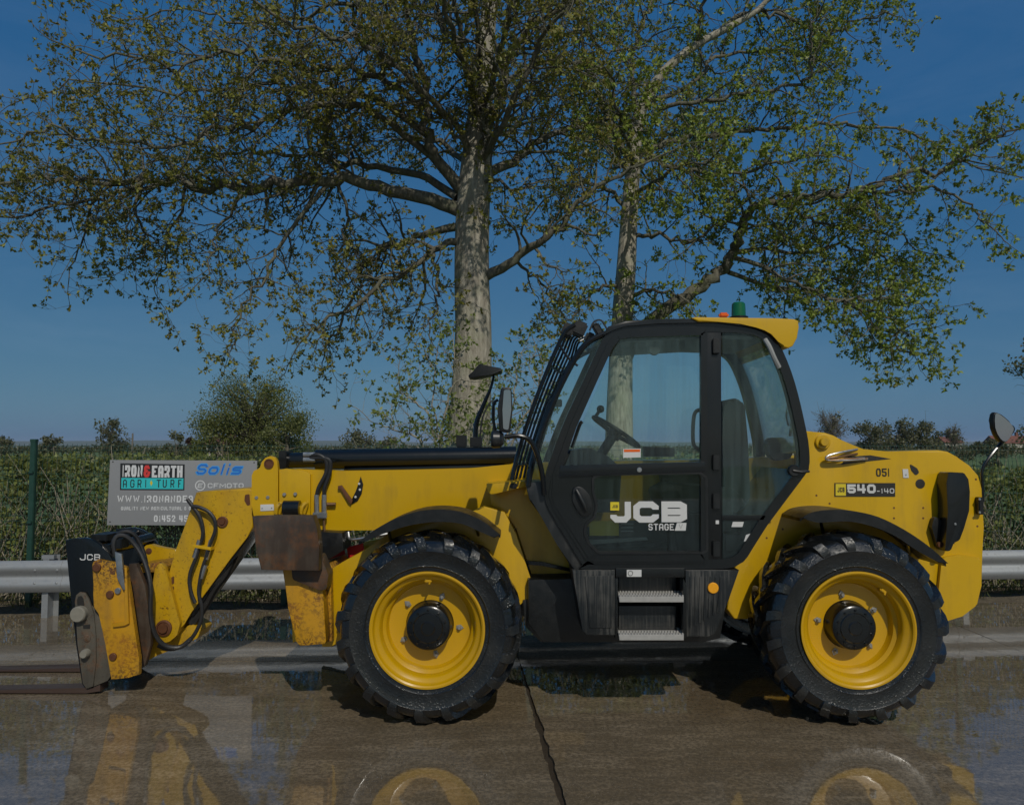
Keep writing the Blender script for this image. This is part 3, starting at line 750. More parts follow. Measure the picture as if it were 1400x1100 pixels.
# pin boss, holes, pipes and stickers on the rear panel
lathe('pivot_pin', [(0.052, 0), (0.052, -0.018), (0.046, -0.022), (0.030, -0.022), (0.030, -0.045), (0.026, -0.05), (0.0, -0.05)], P(1124, 604, 5.44), M['yellow'], rear, 28)
disc('pivot_pin', 1258, 661, 5.44, 6.4, 0.003, M['decal_dark'], rear, 24, 0.05).name = 'round_hole'
pp('slot_hole', [(1243, 633), (1254, 640), (1257, 646), (1252, 650), (1246, 643)], 5.4375, 5.445, M['decal_dark'], rear, 0.0, 0.015)
pp('hose_slot', [(1152, 632), (1160, 624), (1190, 622), (1218, 627), (1180, 631), (1150, 635)], 5.4372, 5.445, M['decal_dark'], rear, 0.0)
M['brown_pipe'] = mat_simple('brown hydraulic pipe', (0.20, 0.11, 0.05), 0.4, 0.6, 0.3, 30, 0.1)
for dv, dz in ((0, 0.03), (6, 0.045)):
    tube('hydraulic_pipe', [P(1172, 614 + dv, 5.44), P(1150, 618 + dv, 5.40), P(1134, 622 + dv * 0.6, 5.39), P(1129, 626, 5.39), P(1134, 629, 5.39), P(1160, 629 - dv * .3, 5.40), P(1186, 627, 5.42)], 0.008, M['brown_pipe'] if dv else M['steel'], rear, 8, 5)
    if dv: pass
box('pipe_fitting', P(1176, 627, 5.42), (0.07, 0.022, 0.022), M['steel'], rear)
for u, v in ((1116, 677), (1070, 723), (1134, 688), (1222, 694), (1222, 708), (1262, 694), (1262, 708), (1334, 655), (1336, 719), (1019, 742), (1048, 735)):
    disc('bolt_head', u, v, 5.442, 1.5, 0.003, M['pin'], rear, 8)
dec = pp('model_decal', [(1141, 660), (1224, 660), (1224, 678.5), (1141, 678.5)], 5.436, 5.443, M['decal_dark'], TH, 0.0)
pp('decal_square', [(1142.5, 661.2), (1156.5, 661.2), (1156.5, 677.3), (1142.5, 677.3)], 5.4345, 5.437, M['decal_yellow'], dec, 0.0)
lettering('JCB', (1145, 666, 1154.5, 672.5), 5.4340, M['decal_dark'], dec)
lettering('540', (1158.5, 661.7, 1197, 674), 5.4350, M['white'], dec, 0.27, 0.10)
lettering('-140', (1199, 667.3, 1222.5, 674), 5.4350, M['white'], dec)
lettering('05I', (1198, 640, 1216, 651), 5.4375, M['decal_dark'], TH)
st = pp('warning_sticker', [(1234, 641), (1241.5, 641), (1242.5, 653), (1235, 653)], 5.436, 5.443, M['white'], TH, 0.0)
disc('sticker_dot', 1238.5, 649, 5.4362, 1.3, 0.0006, M['steel'], st, 8)
# upright black light guard at the rear
guard = pp('rear_lamp_guard', [(1297, 645), (1318, 646), (1324, 655), (1326, 672), (1325, 698), (1318, 722), (1312, 738), (1304, 742), (1300, 752), (1292, 754), (1296, 700), (1294, 660)], 5.31, 5.43, M['black'], TH, 0.01, 0.012)
pp('guard_bracket', [(1278, 704), (1292, 716), (1298, 744), (1292, 754), (1282, 748), (1274, 720)], 5.39, 5.43, M['black_matt'], guard, 0.004, 0.02)
disc('guard_bolt', 1284, 744, 5.38, 4, 0.02, M['pin'], guard, 12)
disc('guard_bolt', 1306, 716, 5.31, 1.6, 0.004, M['steel'], guard, 8)
box('lamp_tab', P(1289, 654, 5.40), (0.03, 0.03, 0.02), M['orange_lens'], guard)

# ---- mudguards: curved sheet with a lip on the outer edge
def mudguard(name, outer, inner, Y0, Y1):
    o = [PX(u, v, Y0) for u, v in outer]; i_ = [PX(u, v, Y0) for u, v in inner]
    o = [tuple(p) for p in smooth_open(o, 4)]; i_ = [tuple(p) for p in smooth_open(i_, 4)]
    bm = bmesh.new()
    bm_prism(bm, o + i_[::-1], Y0, Y0 + 0.035, 0.004, 1)
    sheet = o + [(x, z - 0.022) for x, z in o[::-1]]
    bm_prism(bm, [(x, z - 0.002) for x, z in sheet], Y0 + 0.03, Y1, 0.0)
    return from_bm(name, bm, M['black_matt'], TH)
mg = mudguard('mudguard', [(489, 741), (512, 724), (540, 709), (570, 699), (600, 696), (632, 700), (660, 712), (684, 731)], [(497, 741), (520, 731), (545, 722), (570, 716), (600, 713), (632, 716), (655, 726), (676, 735)], 5.10, 5.47)
mr = mudguard('mudguard', [(1096, 708), (1110, 700), (1135, 696.5), (1165, 698), (1200, 706), (1235, 723), (1268, 745), (1297, 770)], [(1104, 710), (1118, 714), (1140, 713), (1165, 713), (1195, 720), (1225, 733), (1255, 753), (1284, 769)], 5.07, 5.47)
for root, us in ((mg, ((530, 722), (650, 716))), (mr, ((1122, 716), (1240, 742)))):
    for u, v in us: tube('stay', [P(u, v - 4, 5.2), P(u + 4, v + 16, 5.46)], 0.012, M['black'], root, 8)

# ---- boom
BN, BF = 5.86, 6.32
boom = pp('boom', [(346, 650), (352, 642), (410, 641), (470, 643.5), (560, 642), (640, 640), (690, 638), (704, 632), (990, 628), (1120, 620), (1124, 700), (1000, 716), (700, 722), (560, 724), (437, 725), (380, 724), (346, 716)], BN, BF, M['yellow'], TH, 0.016, 0.0, 3)
pp('boom_end_collar', [(344, 650), (347, 643), (355, 640), (358, 631), (363, 625.5), (370, 623), (376, 625), (379, 631), (380, 641), (380, 704), (347, 706), (344, 690)], BN - 0.045, BN - 0.003, M['yellow'], TH, 0.006, 0.01)
c2 = pp('boom_collar', [(381.5, 642), (392, 640), (396, 642), (402, 641.5), (418, 644), (424, 648), (424, 706), (381.5, 706)], BN - 0.035, BN - 0.004, M['yellow'], TH, 0.006)
pp('boom_end_collar_far', [(344, 650), (347, 643), (355, 640), (358, 631), (363, 625.5), (370, 623), (376, 625), (379, 631), (380, 641), (380, 704), (347, 706), (344, 690)], BF + 0.003, BF + 0.045, M['yellow'], TH, 0.006, 0.01).name = 'boom_end_collar'
pin_ring = lathe('collar_pin', [(0.036, 0), (0.036, -0.012), (0.028, -0.012), (0.026, -0.006), (0.0, -0.006)], P(368, 633.5, BN - 0.045), M['pin'], TH, 24)
for u, v in ((351, 680), (366.5, 679.5), (389, 675.5), (404, 675)): disc('bolt_head', u, v, BN - 0.04, 2.6, 0.012, M['nut'], c2, 6)
pl = pp('rating_plate', [(356, 689.5), (374, 689), (374.5, 697.5), (356, 698.5)], BN - 0.049, BN - 0.0455, M['white'], TH, 0.001)
for u, v in ((358.5, 694.5), (371.5, 694)): disc('plate_rivet', u, v, BN - 0.0492, 0.9, 0.003, M['steel'], pl, 8)
# roller in the collar
lathe('wear_roller', [(0.0, 0), (0.055, 0.0), (0.055, 0.12), (0, 0.12)], P(388, 694, BN - 0.10), M['black'], TH, 20, 'X')
for u0 in (377, 411):
    tube('roller_ear', [P(u0, 702, BN - 0.09), P(u0 + 2, 692, BN - 0.09), P(u0 + 8, 688, BN - 0.06), P(u0 + 4, 702, BN - 0.06)], 0.018, M['yellow_nose'], TH, 8, 3)
# gauge pointer and curved scale
pp('angle_scale', [(493, 651), (496.5, 662), (494.5, 674), (489, 684), (479, 690), (480, 684), (486, 672), (490, 661)], BN - 0.012, BN - 0.002, M['black'], TH, 0.002)
for u, v in ((491, 661), (492, 669), (486, 679)): disc('scale_mark', u, v, BN - 0.013, 1.6, 0.001, M['white'], TH, 8)
pp('scale_pointer', [(462, 664), (467, 663), (482, 684), (480, 689), (476, 686), (466, 668), (462, 669)], BN - 0.03, BN - 0.014, M['pin'], TH, 0.002)
# hoses and pipes down the boom side
for du in (0, 8):
    tube('hydraulic_hose', [P(424, 622 + du * 0.6, BN - 0.05), P(436 + du * 0.5, 622 + du * 0.5, BN - 0.06), P(446 + du * 0.6, 630, BN - 0.06), P(446 + du * 0.6, 646, BN - 0.055), P(436 + du, 666, BN - 0.05), P(433 + du * 1.3, 678, BN - 0.045)], 0.016, M['hose'], TH, 10, 5)
    tube('hose_fitting', [P(433 + du * 1.3, 676, BN - 0.045), P(433 + du * 1.3, 700, BN - 0.045)], 0.019, M['steel'], TH, 10)
    tube('hydraulic_pipe', [P(433 + du * 1.3, 700, BN - 0.04), P(433 + du * 1.3, 722, BN - 0.04), P(437 + du * 1.3, 732, BN - 0.03), P(452 + du, 732, BN + 0.05)], 0.010, M['brown_pipe'] if du else M['steel'], TH, 8, 4)
    tube('hose_fitting', [P(415, 621 + du * 0.9, BN - 0.05), P(431, 621 + du * 0.9, BN - 0.05)], 0.018, M['steel'], TH, 10)
box('pipe_clamp', P(437.5, 704, BN - 0.06), (0.105, 0.03, 0.045), M['steel'], TH)
tube('pipe_stub', [P(446, 689, BN - 0.03), P(459, 689, BN - 0.03)], 0.014, M['brown_pipe'], TH, 8)
tube('lifting_eye', [P(476, 727, BN + 0.02), P(478, 736, BN), P(486, 737, BN - 0.02), P(510, 733, BN - 0.03), P(532, 729, BN - 0.02)], 0.012, M['steel'], TH, 8, 4)
# black ram lying along the top of the boom
ra, rb = P(432, 628, 6.06), P(706, 623.5, 6.06)
ram = tube('boom_ram', [ra, rb], 0.078, M['black'], TH, 24)
tube('ram_rod_end', [P(396, 629, 6.06), ra], 0.06, M['black'], ram, 20)
box('ram_end_block', P(391, 628, 6.06), (0.06, 0.2, 0.135), M['black_matt'], ram)
pp('ram_base_rail', [(470, 640), (690, 635), (690, 640), (470, 643)], 6.0, 6.12, M['black'], ram, 0.002)

# ---- boom nose, hoses on it
NN, NF = 5.90, 6.24
nose = pp('boom_nose', [(268, 673), (276, 671.5), (341, 667), (346, 670), (346, 720), (338, 734), (316, 762), (262, 836), (250, 852), (246, 862), (238, 872), (224, 875), (211, 868), (206, 856), (208, 842), (222, 817), (232, 780), (240, 753)], NN, NF, M['yellow_nose'], TH, 0.012, 0.0, 3)
pp('nose_stiffener', [(346, 722), (338, 738), (318, 766), (264, 842), (256, 838), (314, 758), (338, 728)], NN + 0.03, NF - 0.03, M['black'], nose, 0.004)
lathe('nose_pin', [(0.042, 0), (0.042, -0.012), (0.036, -0.014), (0.028, -0.012), (0.022, -0.012), (0.020, -0.022), (0.0, -0.022)], P(304.5, 713, NN), M['pin'], TH, 20)
lathe('nose_pin', [(0.060, 0.0), (0.060, -0.014), (0.052, -0.018), (0.046, -0.018), (0.044, -0.010), (0.034, -0.012), (0.034, -0.03), (0, -0.03)], P(224.5, 858, NN - 0.045), M['pin'], TH, 28)
pp('scuffed_hole', [(335, 676), (341, 675), (342, 690), (338, 691), (334, 684)], NN - 0.0025, NN + 0.01, M['pin'], nose, 0.0, 0.01)
pp('scuffed_hole', [(234, 789), (238, 787), (238, 797), (235, 799)], NN - 0.0025, NN + 0.01, M['pin'], nose, 0.0, 0.005)
pp('scuffed_hole', [(232, 808), (237, 800), (238, 804), (234, 814)], NN - 0.0025, NN + 0.01, M['pin'], nose, 0.0, 0.005)
h1 = [(256, 682), (262, 690), (272, 704), (277, 720), (277, 734), (272, 748), (268, 762), (261, 780), (259, 795), (262, 812), (267, 824)]
h2 = [(262, 692), (272, 693), (286, 700), (294, 712), (294, 726), (288, 742), (284, 756), (277, 776), (273, 796), (272, 812), (276, 830), (274, 850), (262, 872), (246, 884), (230, 887), (216, 882)]
tube('hydraulic_hose', [P(u, v, NN - 0.05) for u, v in h1], 0.0145, M['hose'], TH, 10, 4)
tube('hydraulic_hose', [P(u, v, NN - 0.055) for u, v in h2], 0.0145, M['hose'], TH, 10, 4)
for a, b in (((273, 738), (266, 762)), ((289, 738), (282, 764)), ((281, 772), (275, 790))):
    tube('hose_fitting', [P(*a, NN - 0.05), P(*b, NN - 0.05)], 0.018, M['steel'], TH, 10)
pp('hose_clip', [(263, 744), (288, 748), (288, 752), (263, 748)], NN - 0.08, NN, M['yellow'], TH, 0.002)
tube('tilt_ram_rod', [P(262, 855, 6.05), P(277, 815, 6.05), P(300, 780, 6.05)], [0.035, 0.035, 0.05], M['steel'], TH, 14)
tube('hose_bundle', [P(318, 756, 6.0), P(306, 782, 5.98), P(292, 800, 5.98), P(280, 822, 6.0), P(262, 850, 6.0)], 0.05, M['hose'], TH, 10, 3)
pp('lower_link', [(206, 862), (236, 868), (262, 852), (276, 860), (270, 872), (244, 884), (214, 896), (192, 908), (188, 880)], 5.96, 6.18, M['yellow_nose'], TH, 0.01, 0.02)

# ---- fork carriage
CN, CB = 5.66, 6.38
carr = pp('carriage_plate', [(89, 738), (100, 736), (115, 735), (126, 738), (135, 743), (148, 756), (160, 776), (168, 800), (160, 850), (150, 925), (147, 931), (126, 941), (118, 942), (112, 935), (104, 880), (97, 817)], CN, CN + 0.05, M['black'], TH, 0.006)
xz = [PX(u, v, CN) for u, v in [(89, 738), (100, 736), (115, 735), (126, 738), (135, 743), (148, 756), (160, 776), (168, 800), (160, 850), (150, 925), (147, 931), (126, 941), (118, 942), (112, 935), (104, 880), (97, 817)]]
prism('carriage_plate', xz, CB, CB + 0.05, M['black'], TH, 0.006)
lettering('JCB', (109, 757, 137, 765.5), CN - 0.001, M['white'], TH)
# muddy latch strip with slot and two knobs
strip = [(102, 822), (104, 813), (109, 809), (116, 810), (121, 818), (128, 838), (131, 870), (131, 905), (127, 938), (118, 941), (113, 934), (106, 880)]
latch = pp('latch_strip', strip, CN - 0.02, CN - 0.002, M['mud'], TH, 0.004)
pp('latch_slot', [(105, 820), (107, 815), (111, 814), (114, 818), (115, 828), (106, 829)], CN - 0.0225, CN - 0.018, M['decal_dark'], latch, 0.0)
pp('latch_slot', [(113, 854), (123, 853), (123, 859), (114, 859)], CN - 0.0225, CN - 0.018, M['decal_dark'], latch, 0.0)
disc('latch_knob', 110.5, 838, CN - 0.02, 10.5, 0.05, M['knob'], latch, 24)
disc('latch_knob', 118.5, 892, CN - 0.02, 6, 0.05, M['knob'], latch, 20, 0.4)
pp('muddy_lower_plate', [(124, 826), (140, 842), (148, 890), (151, 924), (147, 930), (128, 938), (131, 880)], CN - 0.010, CN - 0.001, M['mud'], latch, 0.002)
disc('latch_boss', 119, 872, CN - 0.02, 5, 0.008, M['mud'], latch, 20, 0.4)
# crossbars between the two plates
for u, v, r in ((140, 752, 0.045), (120, 744, 0.03), (150, 915, 0.05), (130, 850, 0.045)):
    a = P(u, v, CN); tube('carriage_crossbar', [(a.x, CN + 0.03, a.z), (a.x, CB + 0.02, a.z)], r, M['black'], TH, 14)
a = P(138, 838, CN); box('carriage_back', (a.x, (CN + CB) / 2 + .02, a.z), (0.05, CB - CN - 0.02, 0.52), M['black_matt'], TH)
# yellow headstock plates
hs = [(125.5, 774), (127, 768), (133, 764.5), (157, 769), (172, 775), (178, 817), (184, 860), (190, 900), (190, 922), (175, 926), (152, 929), (144, 880), (136, 838), (128, 831), (127.5, 812), (129, 800)]
headn = pp('headstock_plate', hs, CN - 0.05, CN - 0.006 - 0.0, M['yellow_worn'], TH, 0.006)
hx = [PX(u, v, CN) for u, v in hs]
prism('headstock_plate', hx, CB + 0.056, CB + 0.10, M['yellow_worn'], TH, 0.006)
for u, v, r, mt in ((133, 775.5, 5.6, 'pin'), (151, 812, 5.2, 'pin'), (162, 807, 4.2, 'steel'), (155, 897, 5.0, 'pin')):
    disc('headstock_bolt', u, v, CN - 0.05, r, 0.016, M[mt], headn, 16)
pp('lever_strip', [(157, 754), (166, 757), (168, 780), (171, 806), (168, 806), (160, 790)], CN - 0.075, CN - 0.055, M['steel'], TH, 0.002)
pp('headstock_edge', [(170, 775), (173, 776), (176, 852), (170, 855), (154, 857), (153, 852), (171, 849)], CN - 0.07, CN - 0.048, M['yellow_worn'], headn, 0.003)
# inner yellow lugs that take the boom nose
for yy in (5.80, 6.27):
    lug = [(176, 771), (186, 770), (198, 800), (205, 850), (206, 880), (198, 910), (186, 918), (182, 860)]
    pp('carriage_lug', lug, yy, yy + 0.05, M['rust_shade_plate'] if yy < 6 else M['yellow_worn'], TH, 0.006)  # near lug's dark brown is painted shade for the gap here
pp('tilt_link', [(212, 776), (218, 768), (226, 775), (240, 830), (246, 852), (242, 868), (230, 878), (214, 876), (204, 860), (204, 830)], NN - 0.045, NN - 0.008, M['yellow_nose'], TH, 0.006, 0.03)
pp('upper_link', [(196, 750), (199, 745), (206, 744), (216, 747), (242, 752), (240, 772), (214, 775), (204, 776), (197, 768)], 6.24, 6.30, M['yellow_nose'], TH, 0.006, 0.02)
disc('link_hole', 203.5, 753, 6.24, 4.2, 0.004, M['pin'], TH, 16)
pp('upper_link', [(182, 774), (212, 770), (222, 776), (222, 781), (190, 783)], 5.88, 6.20, M['yellow_worn'], TH, 0.006)
tube('lower_pivot', [P(180, 905, 5.74), P(204, 892, 6.30)], 0.05, M['yellow_worn'], TH, 16)
# carriage hoses and valve
tube('hydraulic_hose', [P(157, 760, 5.72), P(155, 744, 5.72), P(160, 733, 5.74), P(172, 733, 5.76), P(186, 746, 5.78), P(198, 768, 5.76), P(206, 800, 5.72), P(206, 838, 5.72), P(212, 866, 5.74), P(226, 882, 5.78), P(246, 884, 5.82), P(262, 872, 5.84)], 0.0175, M['hose'], TH, 10, 5)
tube('hydraulic_hose', [P(150, 742, 5.9), P(164, 728, 5.9), P(180, 728, 5.92), P(192, 744, 5.95), P(200, 772, 5.95), P(197, 800, 5.92), P(200, 830, 5.92)], 0.016, M['hose'], TH, 10, 5)
box('valve_block', P(164, 742, 5.78), (0.08, 0.12, 0.07), M['black_matt'], TH)
box('valve_block', P(146, 733, 5.86), (0.12, 0.22, 0.05), M['black_matt'], TH)
# forks: blade on the ground and heel
for name_y in (CN + 0.06, CB - 0.13):
    xh = P(118, 930, CN).x
    prism('fork_tine', [(xh + 0.10, 0.02), (xh + 0.10, 0.40), (xh + 0.055, 0.40), (xh + 0.05, 0.060), (xh - 0.02, 0.046), (xh - 1.15, 0.020), (xh - 1.15, 0.008), (xh, 0.008)], name_y - 0.06, name_y + 0.06, M['fork_steel'], TH, 0.004)

# ---- stabiliser: raised foot pad and leg
leg = pp('stabiliser_leg', [(386, 778), (400, 776), (436, 778), (441, 800), (446, 876), (444, 880), (410, 883), (404, 876), (394, 830)], 5.24, 5.42, M['yellow_worn'], TH, 0.01)
foot = pp('stabiliser_foot', [(344.5, 706), (380, 705), (428, 705), (433, 722), (436, 745), (436, 780), (357, 779), (350, 750)], 5.10, 5.20, M['rust_shade_plate'], TH, 0.008)
pp('foot_hinge', [(398, 772), (438, 758), (449, 786), (446, 806), (436, 806), (400, 792)], 5.205, 5.34, M['rust_shade_plate'], TH, 0.006, 0.02)
pp('stabiliser_bracket', [(441, 790), (452, 778), (454, 876), (443, 878)], 5.36, 5.43, M['yellow_worn'], TH, 0.004)
pp('stabiliser_bracket', [(398, 830), (403, 828), (408, 876), (400, 878)], 5.47, 5.60, M['yellow'], TH, 0.004)
pp('stabiliser_beam', [(388, 790), (452, 770), (470, 800), (470, 862), (408, 876)], 5.62, 6.7, M['yellow_worn'], TH, 0.01)
pp('stabiliser_ram_guard', [(428, 726), (468, 728), (470, 752), (444, 768), (432, 760)], 5.72, 6.0, M['black_matt'], TH, 0.01)
pp('red_panel', [(446, 756), (470, 748), (472, 764), (448, 774)], 6.1, 6.13, M['red'], TH, 0.003)
pp('red_panel', [(474, 748), (496, 742), (498, 758), (476, 764)], 6.1, 6.13, M['red'], TH, 0.003)

# ---- cab
KN, KF = 5.06, 6.02
O_px = [(821, 469), (828, 458), (838, 451), (856, 446), (900, 442.5), (980, 441), (1022, 443.5), (1040, 448), (1054, 457), (1063, 467), (1071, 481), (1082, 508), (1091, 538), (1099, 572), (1105, 602), (1107, 625), (1106, 638), (1100, 650), (1049, 718), (1022, 761), (1012, 770), (998, 776), (960, 777.5), (804, 778), (796, 771), (772, 732), (750, 695), (744.5, 675), (746, 648), (760, 606), (776, 566), (800, 515)]
O = smooth_closed([PX(u, v, KN) for u, v in O_px], 2)
cab = frame('cab_frame', O, 0.062, KN, KN + 0.075, M['black'], TH)
bm = bmesh.new(); bm_ring(bm, O, inset(O, 0.07), KF - 0.07, KF); from_bm('cab_frame_far', bm, M['black'], TH).name = 'cab_frame'
# door pillar, rear lower box, hinges
pp('door_pillar', [(964.5, 447), (986, 447), (987, 772), (964.5, 772)], KN + 0.004, KN + 0.07, M['black'], cab, 0.004)
for v in (473, 632, 685, 750):
    h = box('hinge', P(979, v, KN - 0.01), (0.045, 0.03, 0.10), M['black_matt'], cab)
pp('white_tag', [(978.5, 711), (983, 711), (983, 716), (978.5, 716)], KN - 0.001, KN + 0.005, M['white'], cab, 0.0)
# door: frame, waist rail, panes
D_px = [(842, 457), (860, 453), (962, 450), (966, 453), (966, 766), (812, 767), (806, 764), (758, 690), (754, 676), (756, 648), (780, 580), (806, 522), (830, 470)]
Dp = smooth_closed([PX(u, v, KN) for u, v in D_px], 1)
Dp = rounded(Dp, 0.03, 3)
door = frame('door', Dp, 0.042, KN - 0.022, KN + 0.02, M['black'], TH)
pp('waist_rail', [(766, 636), (964, 631), (964, 645), (764, 652)], KN - 0.026, KN + 0.022, M['black'], door, 0.004)
up_px = [(779, 627), (792, 592), (816, 536), (842, 480), (854, 462), (866, 458), (962, 455), (962, 626)]
pp('window_pane', [(772, 638), (790, 592), (814, 536), (838, 480), (850, 460), (964, 454), (964, 634)], KN, KN + 0.006, M['glass'], door, 0.0)
lp = [PX(u, v, KN) for u, v in [(810, 652), (820, 648), (956, 645.5), (965, 652), (966, 752), (960, 755), (818, 755), (804, 742), (799, 728), (800, 716), (812, 706), (815, 690), (810, 672)]]
lp = rounded(lp, 0.03, 4)
pane2 = prism('lower_pane', lp, KN + 0.002, KN + 0.008, M['glass_dark'], door, 0.0)
frame('pane_seal', [tuple(q) for q in inset(lp, -0.006)], 0.016, KN - 0.024, KN + 0.010, M['black_matt'], door, 0.0)
def plate_with_hole(name, outer, inner, y0, y1, mat, parent):
    bm = bmesh.new()
    for y in (y0, y1):
        loops = []
        for ring in (outer, inner):
            vs = [bm.verts.new((x, y, z)) for x, z in ring]; loops.append(vs)
        ed = [bm.edges.new((vs[i], vs[(i + 1) % len(vs)])) for vs in loops for i in range(len(vs))]
        bmesh.ops.triangle_fill(bm, use_beauty=True, use_dissolve=False, edges=ed)
        if y == y0: front = loops
        else:
            for f_, b_ in zip(front, loops):
                for i in range(len(f_)): bm.faces.new((f_[i], f_[(i + 1) % len(f_)], b_[(i + 1) % len(b_)], b_[i]))
    return from_bm(name, bm, mat, parent)
sk_out = rounded([PX(u, v, KN) for u, v in [(754, 650), (968, 643), (968, 769), (812, 770), (800, 764), (756, 694), (750, 676)]], 0.01, 2)
plate_with_hole('door_lower_skin', sk_out, inset(lp, 0.004), KN - 0.012, KN + 0.012, M['black'], door)
pp('door_corner', [(788, 746), (826, 766), (826, 779), (799, 779)], KN + 0.014, KN + 0.03, M['black'], door, 0.0)
disc('door_lock', 874, 642, KN - 0.026, 3.4, 0.008, M['steel'], door, 16)
hz = smooth_closed([PX(u, v, KN) for u, v in [(783, 668), (789, 664.5), (797, 667), (805, 676), (809, 688), (808, 700), (801, 705), (793, 703), (785, 692), (782, 679)]], 2)
hd = prism('door_handle', hz, KN - 0.034, KN - 0.008, M['black_matt'], door, 0.006)
hc = smooth_closed([PX(u, v, KN) for u, v in [(786, 672), (790, 669), (797, 673), (803, 684), (804, 696), (799, 700), (792, 694), (786, 682)]], 2)
tube('door_handle', [P(788, 669, KN - 0.05), P(793, 678, KN - 0.055), P(799, 690, KN - 0.055), P(801, 697, KN - 0.045)], [0.010, 0.014, 0.014, 0.010], M['grey_plastic'], door, 8, 3)
# lettering on the lower pane
for ch, b in (('J', (834.5, 685.5, 862.5, 714)), ('C', (866, 685, 900.5, 714)), ('B', (904.5, 685, 939, 713.5))):
    lettering(ch, b, KN - 0.002, M['white'], door, 0.30, name='logo_letter')
pp('logo_square', [(834.5, 686), (846.5, 686), (846.5, 697.5), (834.5, 697.5)], KN - 0.006, KN - 0.0, M['decal_yellow'], door, 0.0)
lettering('JCB', (837, 690, 844.5, 694), KN - 0.0065, M['decal_dark'], door)
lettering('STAGE', (886.5, 715.5, 921.5, 724.5), KN - 0.002, M['white'], door)
tagp = pp('stage_flag', [(925.5, 714.5), (938.5, 714.5), (937.5, 725), (922.5, 725)], KN - 0.003, KN, M['white'], door, 0.0)
lettering('V', (928, 716, 933.5, 723), KN - 0.0035, M['liner'], door)
# rear side window and the box below it
q = [(988, 449), (1024, 450), (1040, 455), (1052, 464), (1064, 482), (1076, 512), (1084, 540), (1092, 575), (1098, 606), (1099, 630), (1092, 645), (1042, 708), (988, 708)]
pp('quarter_pane', q, KN + 0.01, KN + 0.016, M['glass'], cab, 0.0)
pp('quarter_sill', [(987, 704), (1048, 704), (1044, 711), (987, 711)], KN + 0.0, KN + 0.05, M['black'], cab, 0.003)
pp('quarter_lower_pane', [(988, 710), (1046, 710), (1018, 752), (1006, 764), (988, 768)], KN + 0.012, KN + 0.018, M['glass_dark'], cab, 0.0)
for pxs in ([(1002, 713), (1017, 713), (1015, 720), (1000, 720)], [(1020, 731), (1026, 729), (1023, 738), (1017, 740)]):
    pp('white_sticker', pxs, KN + 0.008, KN + 0.0115, M['white'], cab, 0.0)
pp('vent_box', [(992, 730), (1014, 730), (1012, 752), (992, 752)], KN + 0.06, KN + 0.2, M['black_matt'], cab, 0.004)
tube('grab_bar', [P(1046, 464, KN - 0.005), P(1052, 474, KN - 0.03), P(1058, 488, KN - 0.03), P(1065, 502, KN - 0.005)], 0.016, M['liner'], cab, 8, 4)
lk = disc('quarter_latch', 1084, 643, KN - 0.0, 8, 0.03, M['black_matt'], cab, 16)
tube('latch_arm', [P(1084, 643, KN - 0.03), P(1096, 645, KN - 0.035), P(1106, 644, KN - 0.02)], 0.009, M['black_matt'], cab, 8)
# rear wall below the rear window, floor, far wall, rear and far panes
def extrude_strip(name, px, Y0, Y1, th, mat, parent, dx=0.0):
    a = [PX(u, v, KN) for u, v in px]; a = [tuple(p) for p in smooth_open(a, 3)]
    b = []
    for i in range(len(a)):
        d = Vector(a[min(i + 1, len(a) - 1)]) - Vector(a[max(i - 1, 0)]); d.normalize(); b.append((a[i][0] - d.y * th, a[i][1] + d.x * th))
    return prism(name, a + b[::-1], Y0, Y1, mat, parent, 0.0)
extrude_strip('rear_wall', [(1100, 646), (1050, 712), (1022, 756), (1000, 771)], KN + 0.076, KF - 0.071, -0.03, M['black'], TH)
extrude_strip('rear_pane', [(1060, 470), (1072, 492), (1086, 532), (1096, 576), (1103, 620)], KN + 0.076, KF - 0.071, -0.006, M['glass_clear'], TH)
pp('cab_floor', [(806, 770), (1000, 768), (996, 776), (806, 777)], KN + 0.076, KF - 0.071, M['black_matt'], TH, 0.0)
fx = [PX(u, v, KN) for u, v in [(750, 664), (1098, 640), (1046, 716), (1018, 760), (806, 772), (756, 690)]]
prism('far_wall', fx, KF - 0.05, KF - 0.02, M['black_matt'], TH, 0.0)
fo = inset(O, 0.066)
prism('far_pane', fo, KF - 0.015, KF - 0.010, M['glass_clear'], TH, 0.0)
# windscreen, front bar and the guard of bars in front of it
ws = [(828, 455), (806, 466), (790, 484), (770, 520), (752, 560), (736, 604), (726, 640), (722, 664)]
extrude_strip('windscreen', ws, KN + 0.05, KF - 0.05, 0.008, M['glass_clear'], TH)
sidep = [(828, 456), (806, 467), (790, 485), (770, 521), (752, 561), (736, 605), (727, 640), (724, 664), (745, 672), (746, 648), (760, 606), (776, 566), (800, 515), (821, 470)]
pp('corner_pane', sidep, KN + 0.03, KN + 0.036, M['glass'], TH, 0.0)
for yy in (KN + 0.02, KF - 0.05):
    tube('windscreen_pillar', [P(u, v, KN) + Vector((0, yy - KN, 0)) for u, v in ws], 0.020, M['black'], TH, 8, 3)
tube('wiper_arm', [P(757, 556, KN + 0.12), P(744, 590, KN + 0.10), P(733, 625, KN + 0.10)], 0.007, M['black_matt'], TH, 6, 3)
box('wiper_motor', P(762, 551, KN + 0.08), (0.06, 0.06, 0.05), M['black_matt'], TH)
grd = empty('windscreen_guard', P(740, 560, KN), TH)
barp = [(786, 444), (774, 452), (764, 470), (750, 502), (734, 542), (718, 588), (706, 628), (700, 656)]
for i in range(7):
    sh = Vector((0.031 * i * 0.9, 0.135 * i, 0))
    tube('guard_bar', [P(u, v, KN + 0.03) + sh * (1.0 if k > 1 else 0.8) for k, (u, v) in enumerate(barp)], 0.0085 if i else 0.014, M['black'], grd, 8, 3)
